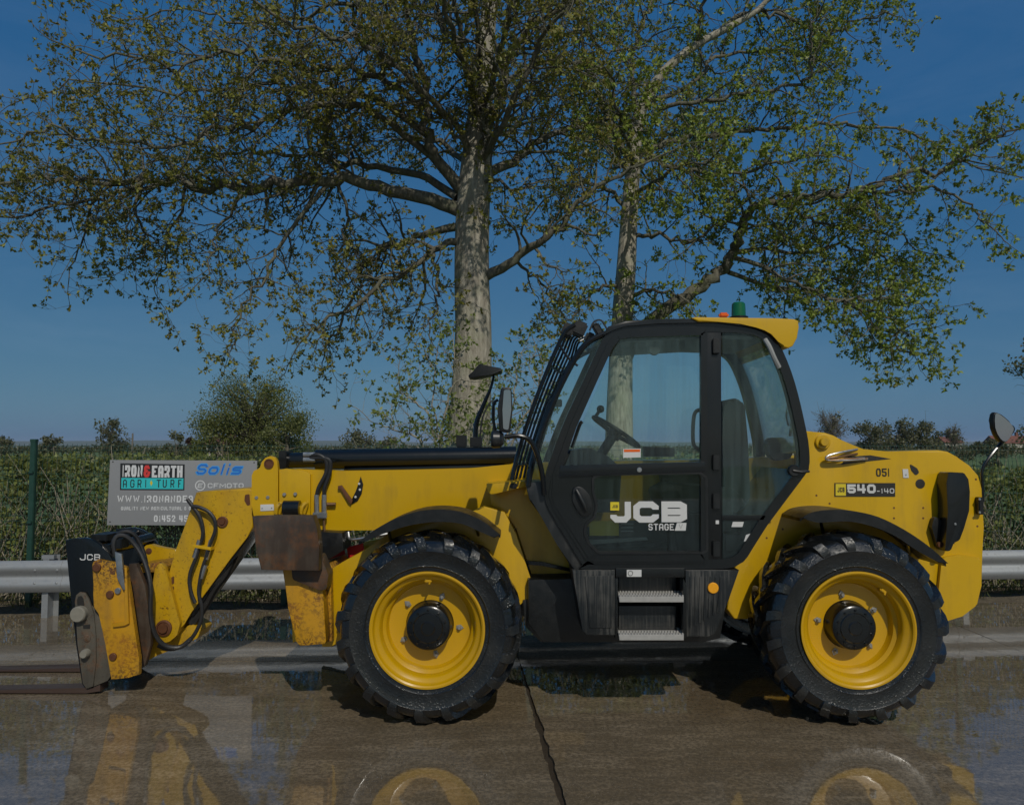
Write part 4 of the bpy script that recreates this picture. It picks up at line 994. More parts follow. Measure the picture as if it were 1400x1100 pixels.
for k, (u, v) in enumerate(((752, 500), (704, 636))):
    tube('guard_crossbar', [P(u, v, KN + 0.03), P(u, v, KN + 0.03) + Vector((0.17, 0.82, 0))], 0.009, M['black'], grd, 8)
tube('guard_stay', [P(764, 470, KN + 0.03), P(776, 488, KN + 0.03), P(790, 500, KN + 0.03)], 0.008, M['black'], grd, 8, 3)
# work lamps and brackets at the front of the roof
for u, v, s in ((776, 452, 0.09), (792, 450, 0.10), (806, 462, 0.07)):
    box('work_lamp', P(u, v, KN + 0.06 + s), (s * 0.9, s * 1.1, s), M['black_matt'], TH, Matrix.Rotation(R(25), 3, 'Y'), 0.012)
box('work_lamp', P(818, 452, KN + 0.05), (0.05, 0.05, 0.11), M['black_matt'], TH, Matrix.Rotation(R(-30), 3, 'Y'), 0.01)
tube('lamp_cable', [P(806, 452, KN), P(812, 440, KN), P(822, 438, KN), P(830, 450, KN)], 0.006, M['hose'], TH, 6, 4)
# roof
roof = pp('roof', [(824, 458), (832, 446), (856, 438.5), (900, 436), (946, 435.5), (1030, 437), (1050, 442), (1062, 456), (1052, 455), (1036, 447), (980, 440.5), (900, 442), (856, 445.5), (838, 450), (828, 458)], KN - 0.02, KF + 0.03, M['black'], TH, 0.006)
pp('roof_cap', [(945, 434.5), (951, 433.2), (1060, 435), (1086, 436), (1091.5, 438.5), (1092.5, 447), (1090, 462), (1084, 473), (1078, 475.8), (1071, 474), (1066, 466), (1056, 455), (1046, 449.5), (1034, 445.5), (1012, 442.5), (985, 440), (955, 439.8)], KN - 0.035, KF + 0.045, M['yellow'], TH, 0.010, 0.0, 3)
pp('headliner', [(842, 460), (1046, 458), (1046, 465), (966, 462), (842, 469)], KN + 0.09, KF - 0.08, M['liner'], TH, 0.004)
disc('dome_lamp', 894, 478, 5.5, 8, 0.02, M['steel'], TH, 16)
b0 = P(1010, 436, 5.45)
beacon = lathe('beacon', [(0.062, -0.012), (0.062, 0.012), (0.052, 0.02), (0.050, 0.022), (0.048, 0.09), (0.046, 0.108), (0.036, 0.118), (0.0, 0.120)], b0, M['green_lens'], TH, 28, 'Z')
lathe('beacon_base', [(0.064, -0.014), (0.066, 0.014), (0.056, 0.018), (0, 0.018)], b0, M['black_matt'], beacon, 28, 'Z')
box('roof_marker_lamp', P(989, 431, 5.40), (0.065, 0.05, 0.035), M['orange_lens'], TH, None, 0.01)
# inside the cab
seat = prism('seat_backrest', rounded([PX(u, v, 5.36) for u, v in [(990, 690), (985, 600), (988, 556), (996, 545), (1010, 545), (1016, 556), (1020, 600), (1024, 690)]], 0.05, 4), 5.32, 5.78, M['seat'], TH, 0.05, 3)
prism('seat_cushion', rounded([PX(u, v, 5.36) for u, v in [(900, 672), (918, 662), (1000, 666), (1020, 690), (1000, 702), (908, 700)]], 0.03, 3), 5.30, 5.80, M['seat'], TH, 0.04, 3)
pp('seat_base', [(920, 702), (1010, 702), (1004, 768), (926, 768)], 5.38, 5.72, M['black_matt'], TH, 0.02)
pp('control_console', [(900, 640), (960, 630), (974, 660), (974, 770), (930, 770)], 5.80, 5.93, M['black_matt'], TH, 0.02)
pp('dash', [(762, 640), (776, 616), (806, 612), (832, 624), (850, 640), (846, 700), (800, 700), (770, 676)], 5.20, 5.88, M['black_matt'], TH, 0.03, 0.03, 3)
a = P(842, 590, 5.5); ax = Vector((0.55, 0, 0.83)).normalized()
rot = Vector((0, 0, 1)).rotation_difference(ax).to_matrix()
bm = bmesh.new()
ringp = [(0.19 + 0.015 * math.cos(t), 0.015 * math.sin(t)) for t in [2 * math.pi * k / 8 for k in range(8)]]
bm_lathe(bm, ringp, (0, 0, 0), 36, 'Z', closed=True)
for t in (0.4, 2.5, 4.6): bm_tube(bm, [(0, 0, -0.03), (0.185 * math.cos(t), 0.185 * math.sin(t), 0)], 0.012, 6)
bm_lathe(bm, [(0.05, -0.05), (0.05, 0.0), (0.0, 0.01)], (0, 0, 0), 16, 'Z')
bmesh.ops.remove_doubles(bm, verts=bm.verts, dist=1e-6)
bm_tube(bm, [(-0.18, 0, 0.0), (-0.18, 0, 0.06)], 0.012, 8)
bmesh.ops.create_uvsphere(bm, u_segments=12, v_segments=8, radius=0.028, matrix=Matrix.Translation((-0.18, 0, 0.075)))
bmesh.ops.rotate(bm, cent=(0, 0, 0), matrix=rot, verts=bm.verts); bmesh.ops.translate(bm, vec=a, verts=bm.verts)
from_bm('steering_wheel', bm, M['black_matt'], TH)
tube('steering_column', [a - ax * 0.04, a - ax * 0.30], 0.035, M['black_matt'], TH, 10)
tube('grab_handle', [P(963, 560, KN + 0.10), P(952, 562, KN + 0.10), P(948, 575, KN + 0.10), P(948, 606, KN + 0.10), P(956, 614, KN + 0.10), P(963, 614, KN + 0.10)], 0.013, M['black_matt'], TH, 8, 4)
tube('grab_handle', [P(782, 612, KN + 0.10), P(792, 582, KN + 0.10), P(796, 576, KN + 0.10)], 0.012, M['black_matt'], TH, 8, 3)
pp('info_label', [(852, 613.5), (876, 613), (876, 625), (852, 625.5)], KN - 0.0022, KN - 0.0008, M['white'], TH, 0.0)
pp('info_stripe', [(853, 614.3), (875, 614), (875, 617.5), (853, 617.7)], KN - 0.0032, KN - 0.0026, M['orange_lens'], TH, 0.0)
pp('switch_panel', [(880, 610), (922, 612), (922, 624), (880, 624)], 5.84, 5.9, M['decal_dark'], TH, 0.0)
pp('operator_card', [(806, 712), (846, 712), (846, 732), (806, 732)], KN + 0.040, KN + 0.043, M['decal_yellow'], TH, 0.0)
pp('operator_card', [(846, 712), (884, 710), (884, 733), (846, 733)], KN + 0.0405, KN + 0.0435, M['decal_dark'], TH, 0.0)
for k in range(3): pp('card_line', [(849, 715 + 5 * k), (866, 715 + 5 * k), (866, 716.6 + 5 * k), (849, 716.6 + 5 * k)], KN + 0.0385, KN + 0.040, M['liner'], TH, 0.0)
pp('floor_rail', [(806, 738), (884, 734), (886, 738), (808, 744)], KN + 0.03, KN + 0.06, M['liner'], TH, 0.002)
pp('headrest_dark', [(1048, 604), (1056, 598), (1072, 598), (1082, 610), (1084, 626), (1062, 630), (1052, 622)], 5.66, 5.76, M['black_matt'], TH, 0.02, 0.03).name = 'rear_speaker'
tube('hanging_strap', [P(1080, 540, 5.3), P(1075, 566, 5.3), P(1078, 582, 5.3)], 0.006, M['black_matt'], TH, 6, 3)
tube('hanging_strap', [P(1084, 552, 5.3), P(1082, 580, 5.3), P(1080, 596, 5.3)], 0.010, M['black_matt'], TH, 6, 3)

# ---- lower cab skirts and steps
pp('front_mudwing', [(718, 660), (740, 658), (748, 676), (756, 698), (778, 735), (805, 779), (784, 779), (762, 745), (740, 702), (724, 684)], KN + 0.02, KN + 0.42, M['grey_plastic'], TH, 0.01)
skf = pp('skirt_panel', [(782, 779), (841, 779), (841, 868), (802, 868), (796, 862)], KN - 0.02, KN + 0.30, M['streaked'], TH, 0.010)
pp('skirt_face', [(800, 788), (839, 786), (837, 858), (806, 858)], KN - 0.03, KN - 0.018, M['streaked'], skf, 0.004)
skr = pp('skirt_panel', [(937, 779), (1011, 779), (996, 820), (978, 866), (970, 870), (938, 870)], KN - 0.02, KN + 0.30, M['streaked'], TH, 0.010)
for k in range(7):
    pp('skirt_rib', [(943 + 7 * k, 788), (946 + 7 * k, 788), (946 + 6.2 * k, 858 - 3.5 * k), (943 + 6.2 * k, 858 - 3.5 * k)], KN - 0.026, KN - 0.018, M['streaked'], skr, 0.001)
disc('side_reflector', 974.5, 803, KN - 0.02, 7.3, 0.016, M['reflector'], TH, 28)
pp('step_recess', [(843, 780), (935, 780), (935, 872), (843, 872)], KN + 0.20, KN + 0.32, M['black_matt'], TH, 0.0)
pp('step_riser', [(846, 789), (924, 788), (924, 812), (846, 812)], KN + 0.10, KN + 0.18, M['streaked'], TH, 0.004)
pp('step_riser', [(846, 828), (924, 828), (924, 860), (846, 860)], KN + 0.06, KN + 0.18, M['streaked'], TH, 0.004)
pp('step_label', [(857, 778.5), (877, 778.5), (877, 788), (857, 788)], KN - 0.028, KN - 0.024, M['white'], TH, 0.0)
pp('step_lintel', [(842, 776.5), (936, 776.5), (936, 789), (842, 789)], KN - 0.022, KN + 0.10, M['black'], TH, 0.003)
tube('no_step_mark', [P(862 + 3.2 * math.cos(t), 783.3 + 3.2 * math.sin(t), KN - 0.03) for t in np.linspace(0, 6.28, 14)], 0.0016, M['decal_dark'], TH, 4)
for v0, v1 in ((809, 823), (858, 875)):
    bm = bmesh.new()
    y0 = KN - 0.06
    a, b = PX(846, v1, y0), PX(936, v1 - 13, y0)
    bm_prism(bm, [PX(846, v1 - 8, y0), PX(935, v1 - 8, y0), PX(935, v1, y0), PX(847, v1, y0)], y0, y0 + 0.012, 0.002, 1)
    zt = PX(846, v1 - 8, y0)[1]
    bm_box(bm, ((a[0] + b[0]) / 2, y0 + 0.11, zt - 0.006), (b[0] - a[0] - 0.006, 0.20, 0.012))
    for k in range(22):
        x = a[0] + 0.012 + (b[0] - a[0] - 0.024) * k / 21
        for yy in (0.006, 0.07, 0.15): bm_box(bm, (x, y0 + yy, zt + 0.004), (0.009, 0.012, 0.010))
    from_bm('step', bm, M['tread_plate'], TH, smooth=False)
pp('step_side', [(934, 790), (939, 800), (939, 872), (934, 872)], KN - 0.05, KN + 0.2, M['black'], TH, 0.002)
pp('step_side', [(841, 790), (845, 790), (845, 872), (841, 872)], KN - 0.018, KN + 0.2, M['black'], TH, 0.002)

# ---- mirrors and lamps
mir = prism('side_mirror', rounded([PX(u, v, 4.96) for u, v in [(683, 590), (680, 560), (685, 530), (699, 529), (701, 560), (697, 592)]], 0.02, 3), 4.93, 5.02, M['black_matt'], TH, 0.01)
prism('mirror_glass', rounded([PX(u, v, 4.94) for u, v in [(688, 586), (687, 560), (689, 533), (698, 533), (699, 560), (695, 588)]], 0.012, 3), 4.924, 4.929, M['mirror'], mir, 0.0)
tube('mirror_arm', [P(744, 676, 5.04), P(740, 640, 5.0), P(728, 606, 4.97), P(712, 596, 4.96), P(690, 597, 4.96)], 0.016, M['black'], mir, 10, 5)
tube('mirror_arm', [P(678, 594, 4.98), P(674, 570, 4.98), P(675, 552, 4.98), P(681, 546, 4.98)], 0.010, M['black'], mir, 8, 4)
hl = P(679, 600, 4.98)
lathe('front_lamp', [(0.0, 0.05), (0.035, 0.045), (0.055, 0.02), (0.058, -0.02), (0.050, -0.035), (0.0, -0.04)], hl, M['grey_plastic'], TH, 20, 'X')
pp('boom_mirror', [(640, 513), (652, 503), (656, 497), (664, 499), (685, 503), (686, 508), (672, 512), (648, 517), (641, 516)], 6.30, 6.50, M['black_matt'], TH, 0.01)
tube('boom_mirror_stem', [P(650, 612, 6.4), P(651, 580, 6.4), P(660, 556, 6.4), P(671, 530, 6.4), P(676, 510, 6.4)], [0.022, 0.022, 0.018, 0.012, 0.010], M['black'], TH, 8, 4)
box('stem_foot', P(651, 604, 6.38), (0.10, 0.08, 0.08), M['black_matt'], TH)
box('stem_foot', P(631, 603, 6.38), (0.085, 0.08, 0.10), M['black_matt'], TH)
tube('mirror_cable', [P(656, 600, 6.36), P(660, 570, 6.34), P(672, 548, 6.34), P(676, 560, 6.34), P(674, 590, 6.3)], 0.007, M['hose'], TH, 6, 4)
# rear mirror: pear-shaped head on a bent arm
rm_xz = smooth_closed([PX(u, v, 5.44) for u, v in [(1356, 566), (1362, 564), (1372, 571), (1382, 581), (1384, 588), (1378, 600), (1371, 605), (1363, 600), (1356, 585)]], 2)
rm = prism('rear_mirror', rm_xz, 5.42, 5.47, M['black_matt'], TH, 0.012)
prism('rear_mirror_glass', inset(rm_xz, 0.008), 5.412, 5.419, M['mirror'], rm, 0.0)
tube('rear_mirror_arm', [P(1344, 686, 5.46), P(1343, 660, 5.46), P(1343, 642, 5.46), P(1352, 626, 5.46), P(1370, 604, 5.48), P(1384, 590, 5.48), P(1384, 583, 5.48), P(1376, 582, 5.47)], 0.011, M['black'], rm, 8, 3)
box('rear_mirror_bracket', P(1339, 691, 5.42), (0.035, 0.05, 0.12), M['black_matt'], rm)
for v in (682, 700): disc('bracket_bolt', 1339, v, 5.395, 1.8, 0.006, M['steel'], rm, 8)

# ------------------------------------------------------------------ crash barrier
def mat_galv():
    m = NT('galvanised steel')
    n = m.noise(3.0, 5, 0.6, m.pos((0.25, 1, 3))); f = m.noise(22, 4)
    c = m.mix(n, (0.22, 0.235, 0.245), (0.38, 0.39, 0.39))
    c = m.mix(m.ramp(f, [(0.55, 0.0), (0.8, 0.5)]), c, (0.15, 0.145, 0.135))
    m.bsdf(Base_Color=c, Roughness=m.ramp(f, [(0.3, 0.42), (0.7, 0.62)]), Metallic=0.45, Normal=m.bump(f, 0.08, 0.004)); return m.m
M['galv'] = mat_galv()
bar = empty('crash_barrier', (0, RAIL(0), 0)); tag(bar, 'galvanised steel crash barrier running behind the telehandler at the edge of the concrete', 'barrier')
ZB, ZT = 0.265, 0.595
wp = []      # W-beam section: (outward, height 0..1)
for k in range(33):
    t = k / 32; wp.append((0.042 * (0.5 - 0.5 * math.cos(4 * math.pi * (t * 0.92 + 0.04))) ** 0.8 if 0.02 < t < 0.98 else 0.0, ZB + (ZT - ZB) * t))
def beam(x0, x1, off):
    bm = bmesh.new(); n = 10; rows = []
    for i in range(n + 1):
        x = x0 + (x1 - x0) * i / n
        rows.append([(x, RAIL(x) - o - off, z) for o, z in wp])
    f = [[bm.verts.new(q) for q in r] for r in rows]; b = [[bm.verts.new((q[0], q[1] + 0.004, q[2])) for q in r] for r in rows]
    for i in range(n):
        for j in range(len(wp) - 1):
            bm.faces.new((f[i][j], f[i + 1][j], f[i + 1][j + 1], f[i][j + 1])); bm.faces.new((b[i][j + 1], b[i + 1][j + 1], b[i + 1][j], b[i][j]))
        for j in (0, len(wp) - 1): bm.faces.new((f[i][j], b[i][j], b[i + 1][j], f[i + 1][j]))
    for i in (0, n):
        for j in range(len(wp) - 1): bm.faces.new((f[i][j], f[i][j + 1], b[i][j + 1], b[i][j]))
    return from_bm('rail_beam', bm, M['galv'], bar)
posts_x = [-11.6, -8.22, -4.86, -1.5, 1.86, 5.22, 8.58, 11.9]
for k in range(len(posts_x) - 1):
    beam(posts_x[k] - 0.16, posts_x[k + 1] + 0.16, 0.0 if k % 2 == 0 else 0.005)
for x in posts_x:
    y = RAIL(x) + 0.075
    bm = bmesh.new(); bm_box(bm, (x, y, 0.31), (0.012, 0.11, 0.66)); bm_box(bm, (x - 0.03, y - 0.05, 0.31), (0.06, 0.008, 0.66)); bm_box(bm, (x + 0.03, y + 0.05, 0.31), (0.06, 0.008, 0.66))
    bm_box(bm, (x - 0.01, y - 0.03, 0.625), (0.13, 0.05, 0.04))
    from_bm('post', bm, M['galv'], bar, smooth=False)
    for dx in (-0.10, 0.12):
        for z in (ZB + 0.10, ZB + 0.235):
            lathe('bolt', [(0.015, 0), (0.015, -0.008), (0.008, -0.014), (0, -0.014)], (x + dx, RAIL(x + dx) - 0.034, z), M['galv'], bar, 8)

# ------------------------------------------------------------------ weld-mesh fence
M['fence_green'] = mat_simple('green fence coating', (0.018, 0.058, 0.042), 0.45, 0.1, 0.3, 14, 0.1)
fen = empty('mesh_fence', (0, FENCE(0), 0)); tag(fen, 'green welded mesh fence with square posts in front of the hedge', 'fence')
FP = [-13.5, -10.8, -8.05, -5.31, -2.56, 0.19, 2.75, 5.30, 8.05, 10.8, 13.5]
for x in FP:
    hp = 1.84 if x < -5 else 1.70
    bm = bmesh.new(); bm_box(bm, (x, FENCE(x) - 0.045, hp / 2), (0.062, 0.05, hp), None, 0.006); bm_box(bm, (x, FENCE(x) - 0.045, hp + 0.01), (0.068, 0.056, 0.03), None, 0.004)
    p = from_bm('post', bm, M['fence_green'], fen)
    for z in (0.4, 0.95, 1.5): box('clip', (x, FENCE(x) - 0.085, z), (0.05, 0.02, 0.03), M['fence_green'], p)
for k in range(len(FP) - 1):
    V = []; Fc = []
    def wire(a, b, r):
        a = np.array(a); b = np.array(b); d = b - a; d = d / np.linalg.norm(d)
        s = np.cross(d, (0, 1, 0)); t = np.cross(d, s); i = len(V)
        for p in (a, b):
            for q in range(4): V.append(p + (s * math.cos(q * math.pi / 2 + .78) + t * math.sin(q * math.pi / 2 + .78)) * r)
        for q in range(4): Fc.append((i + q, i + (q + 1) % 4, i + 4 + (q + 1) % 4, i + 4 + q))
    x0, x1 = FP[k] + 0.03, FP[k + 1] - 0.03
    folds = [0.06, 0.46, 0.86, 1.26, 1.66]
    zs = []
    for z in (0.04, 0.10, 0.30, 0.50, 0.56, 0.76, 0.96, 1.02, 1.22, 1.42, 1.48, 1.66, 1.74, 1.79): zs.append((z, -0.025 if z in (0.53, 0.10, 0.56, 1.02, 1.48, 1.74) else 0.0))
    for z, o in zs: wire((x0, FENCE(x0) + o, z), (x1, FENCE(x1) + o, z), 0.0032)
    n = int((x1 - x0) / 0.05)
    for i in range(n + 1):
        x = x0 + (x1 - x0) * i / n; y = FENCE(x)
        for (za, oa), (zb, ob) in zip(zs, zs[1:]): wire((x, y + oa - 0.005, za), (x, y + ob - 0.005, zb), 0.0024)
        wire((x, y, 1.79), (x, y, 1.815), 0.0024)
    o = from_arrays('mesh_panel', V, Fc, M['fence_green'], fen); o['kind'] = 'stuff'

# ------------------------------------------------------------------ banner sign on the fence
M['banner'] = mat_simple('grey banner', (0.25, 0.255, 0.26), 0.55, 0, 0.06, 3, 0.05)
M['cyan'] = mat_simple('cyan print', (0.03, 0.50, 0.52), 0.55, 0, 0.05, 10, 0.0)
M['blue'] = mat_simple('blue print', (0.015, 0.14, 0.56), 0.55, 0, 0.05, 10, 0.0)
M['blue_light'] = mat_simple('light blue print', (0.05, 0.32, 0.72), 0.55, 0, 0.05, 10, 0.0)
M['red_print'] = mat_simple('red print', (0.62, 0.045, 0.04), 0.55, 0, 0.05, 10, 0.0)
M['banner_black'] = mat_simple('black print', (0.016, 0.018, 0.02), 0.55, 0, 0.05, 10, 0.0)
M['print_grey'] = mat_simple('pale print', (0.62, 0.63, 0.63), 0.55, 0, 0.05, 10, 0.0)
SY = 8.55
sign = pp('banner_sign', [(150.5, 628.5), (351.5, 629.5), (349, 718), (146, 717.5)], SY, SY + 0.008, M['banner'], None, 0.001)
tag(sign, 'grey advertising board with red, cyan and blue lettering hung on the fence', 'sign')
pp('logo_box', [(164.5, 633), (252.5, 634.5), (252, 670), (164, 669.5)], SY - 0.002, SY + 0.001, M['banner_black'], sign, 0.0)
pp('logo_band', [(166, 653), (250.8, 653.6), (250.4, 668.3), (165.8, 667.8)], SY - 0.003, SY - 0.0022, M['cyan'], sign, 0.0)
lettering('IRON', (166.8, 635.6, 195.5, 651.6), SY - 0.0025, M['print_grey'], sign, 0.2, 0.1)
lettering('&', (196.3, 635.8, 206, 652.2), SY - 0.0025, M['red_print'], sign, 0.22)
lettering('EARTH', (207.4, 636.2, 249.8, 652.4), SY - 0.0025, M['print_grey'], sign, 0.2, 0.1)
for chs, u0, u1 in (('A', 168.5, 173), ('G', 178.5, 183.5), ('R', 188.5, 193), ('I', 198.5, 200), ('T', 214.5, 219.5), ('U', 223, 227.5), ('R', 233.5, 238), ('F', 244, 247.5)):
    lettering(chs, (u0 - .6, 655.4, u1 + .6, 666.2), SY - 0.0034, M['banner_black'], sign, 0.13)
pp('logo_diamond', [(206.8, 656), (208.6, 660), (206.8, 664), (205, 660)], SY - 0.0036, SY - 0.0031, M['decal_yellow'], sign, 0.0)
lettering('Solis', (266, 633, 334.5, 649.2), SY - 0.0012, M['blue_light'], sign, 0.27, 0.08, shear=0.3)
lettering('Solis', (267.8, 634.4, 332.8, 647.9), SY - 0.0024, M['blue'], sign, 0.15, 0.17, shear=0.3)
bm = bmesh.new(); c = P(273.8, 663.4, SY)
bm_lathe(bm, [(0.046, 0), (0.057, 0), (0.057, -0.002), (0.046, -0.002)], (c.x, SY - 0.0005, c.z), 32, 'Y', closed=True); from_bm('logo_ring', bm, M['print_grey'], sign, False)
lettering('E', (269.8, 660.4, 278, 666.4), SY - 0.0015, M['print_grey'], sign, shear=0.3)
lettering('CFMOTO', (284, 660.3, 333, 666.8), SY - 0.0015, M['print_grey'], sign)
lettering('WWW.IRONANDEA', (160.2, 677, 264, 686.4), SY - 0.0015, M['print_grey'], sign, 0.2, 0.2)
lettering('QUALITY NEW AGRICULTURAL & G', (165.4, 692.2, 261, 697), SY - 0.0015, M['print_grey'], sign, 0.18, 0.2)
lettering('01452 45', (210.3, 704, 257, 713), SY - 0.0015, M['print_grey'], sign, 0.2, 0.16)
for u, v in ((154.5, 631), (347.5, 632), (150.5, 713), (345, 714)): disc('eyelet', u, v, SY, 0.9, 0.004, M['decal_dark'], sign, 8)

# ------------------------------------------------------------------ hedge
hedge = empty('hedge', (0, 9.6, 0)); tag(hedge, 'green hedge of leaves and pale bare stems behind the mesh fence', 'hedge')
def HED(x): return FENCE(x) + 0.22
def hedge_top(x): return 1.68 - 0.20 * min(1, max(0, (x - 3) / 2)) + 0.05 * noise.noise((x * 0.7, 3.1, 0)) + 0.05 * noise.noise((x * 3.1, 1.1, 0))
tb = Tubes()
for k in range(1700):
    x = rng.uniform(-9.5, 9.5); y = HED(x) + 0.02 + abs(rng.normal()) * 0.35; L = rng.uniform(0.5, 1.6)
    z0 = rng.uniform(0, 0.5) if rng.random() < 0.5 else 0.0
    p = np.array((x, y, z0)); d = np.array((rng.normal() * 0.55, rng.normal() * 0.12, 1.0)); pts = [p]
    if rng.random() < 0.2: d[0] = rng.normal() * 1.2
    for i in range(5):
        d = d + np.array((rng.normal() * 0.16, rng.normal() * 0.08, 0)); pts.append(pts[-1] + d / np.linalg.norm(d) * L / 5)
        if pts[-1][2] > hedge_top(pts[-1][0]) + 0.08: break
    r = rng.uniform(0.005, 0.014)
    tb.add(pts, [r * (1 - 0.12 * i) for i in range(len(pts))], 4)
o = tb.build('stems', M['twig_pale'], hedge); o['kind'] = 'stuff'
n = 120000
x = rng.uniform(-10, 10, n); dpt = rng.random(n) ** 1.8 * 1.1; top = np.array([hedge_top(a) for a in x])
zz = rng.random(n) ** 0.75 * top
clump = np.array([noise.noise((a * 2.2, b * 2.0, c * 2.2)) + 0.6 * noise.noise((a * 6, b * 6, c * 6)) for a, b, c in zip(x, dpt, zz)])
keep = (clump > -0.05) | (dpt > 0.6)
x, dpt, zz = x[keep], dpt[keep], zz[keep]
y = FENCE(0) + 0.07 * x + 0.24 + dpt + 0.05 * np.sin(x * 3)
V, Fc = leaf_quads(np.stack([x, y, zz], 1), rand_dirs(len(x), 0.4), rng.uniform(0.035, 0.078, len(x)), 0.65)
o = from_arrays('foliage', V, Fc, M['leaf_hedge'], hedge); o['kind'] = 'stuff'

# rough grass and litter along the verge
n = 9000
x = rng.uniform(-10, 10, n); y = 8.6 + 0.06 * x + rng.random(n) ** 0.8 * 0.75 + 0.12
ok = np.array([noise.noise((a * 1.3, b * 2, 4)) > -0.1 for a, b in zip(x, y)]); x, y = x[ok], y[ok]
V, Fc = leaf_quads(np.stack([x, y, np.full(len(x), 0.01)], 1), rand_dirs(len(x), 1.6), rng.uniform(0.05, 0.17, len(x)), 0.10)
M['grass'] = mat_leaf('verge grass', [(0.10, 0.085, 0.04), (0.09, 0.11, 0.03), (0.15, 0.15, 0.06)])
g = from_arrays('verge_grass', V, Fc, M['grass']); tag(g, 'rough dry grass growing along the foot of the hedge', 'grass', kind='stuff')

# ------------------------------------------------------------------ the two oaks
def make_tree(name, label, Y, limbs, trunk, leafmat, base_u, grow, extra, crown_parts=1):
    b = P(base_u, 700, Y); root = empty(name, (b.x, Y, 0)); tag(root, label, 'tree', 'oaks behind the hedge')
    tp, tr = trunk
    grow.limb.add([np.array((tp[0][0] * 1.0, Y, -0.1))] + tp, [tr[0] * 1.5] + tr, 18)
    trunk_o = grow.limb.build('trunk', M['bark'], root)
    grow.limb = Tubes()
    for pts, Yl, wa, wb, dy, st, pm, sc in limbs:
        p, r = px_limb(pts, Yl, wa * 0.9, wb * 0.7, dy); grow.add_limb(p, r, st, pm, sc)
    for e in extra: grow.add_limb(*e)
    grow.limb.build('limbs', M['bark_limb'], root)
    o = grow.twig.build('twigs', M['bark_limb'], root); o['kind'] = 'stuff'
    c = grow.leaves('crown', leafmat, root); c['kind'] = 'stuff'
    print(name, 'tufts', len(grow.tp), 'twig faces', len(grow.twig.F))
    return root
Y1 = 15.0
g1 = Grower(tuft=7, leaf=0.076, seclen=1.3, density=2.6)
tr1 = px_limb([(634, 700), (640, 612), (645, 520), (647, 450), (645, 380), (646, 300), (651, 230), (656, 160), (661, 90), (668, 20), (674, -70), (682, -180)], Y1, 58, 10, 0.0, 0.0)
rr = [62, 58, 54, 50, 48, 47, 44, 36, 28, 22, 17, 10]
n = len(tr1[0]); tr1 = (tr1[0], [np.interp(i / (n - 1) * 11, range(12), rr) * 0.5 * Y1 / F for i in range(n)])
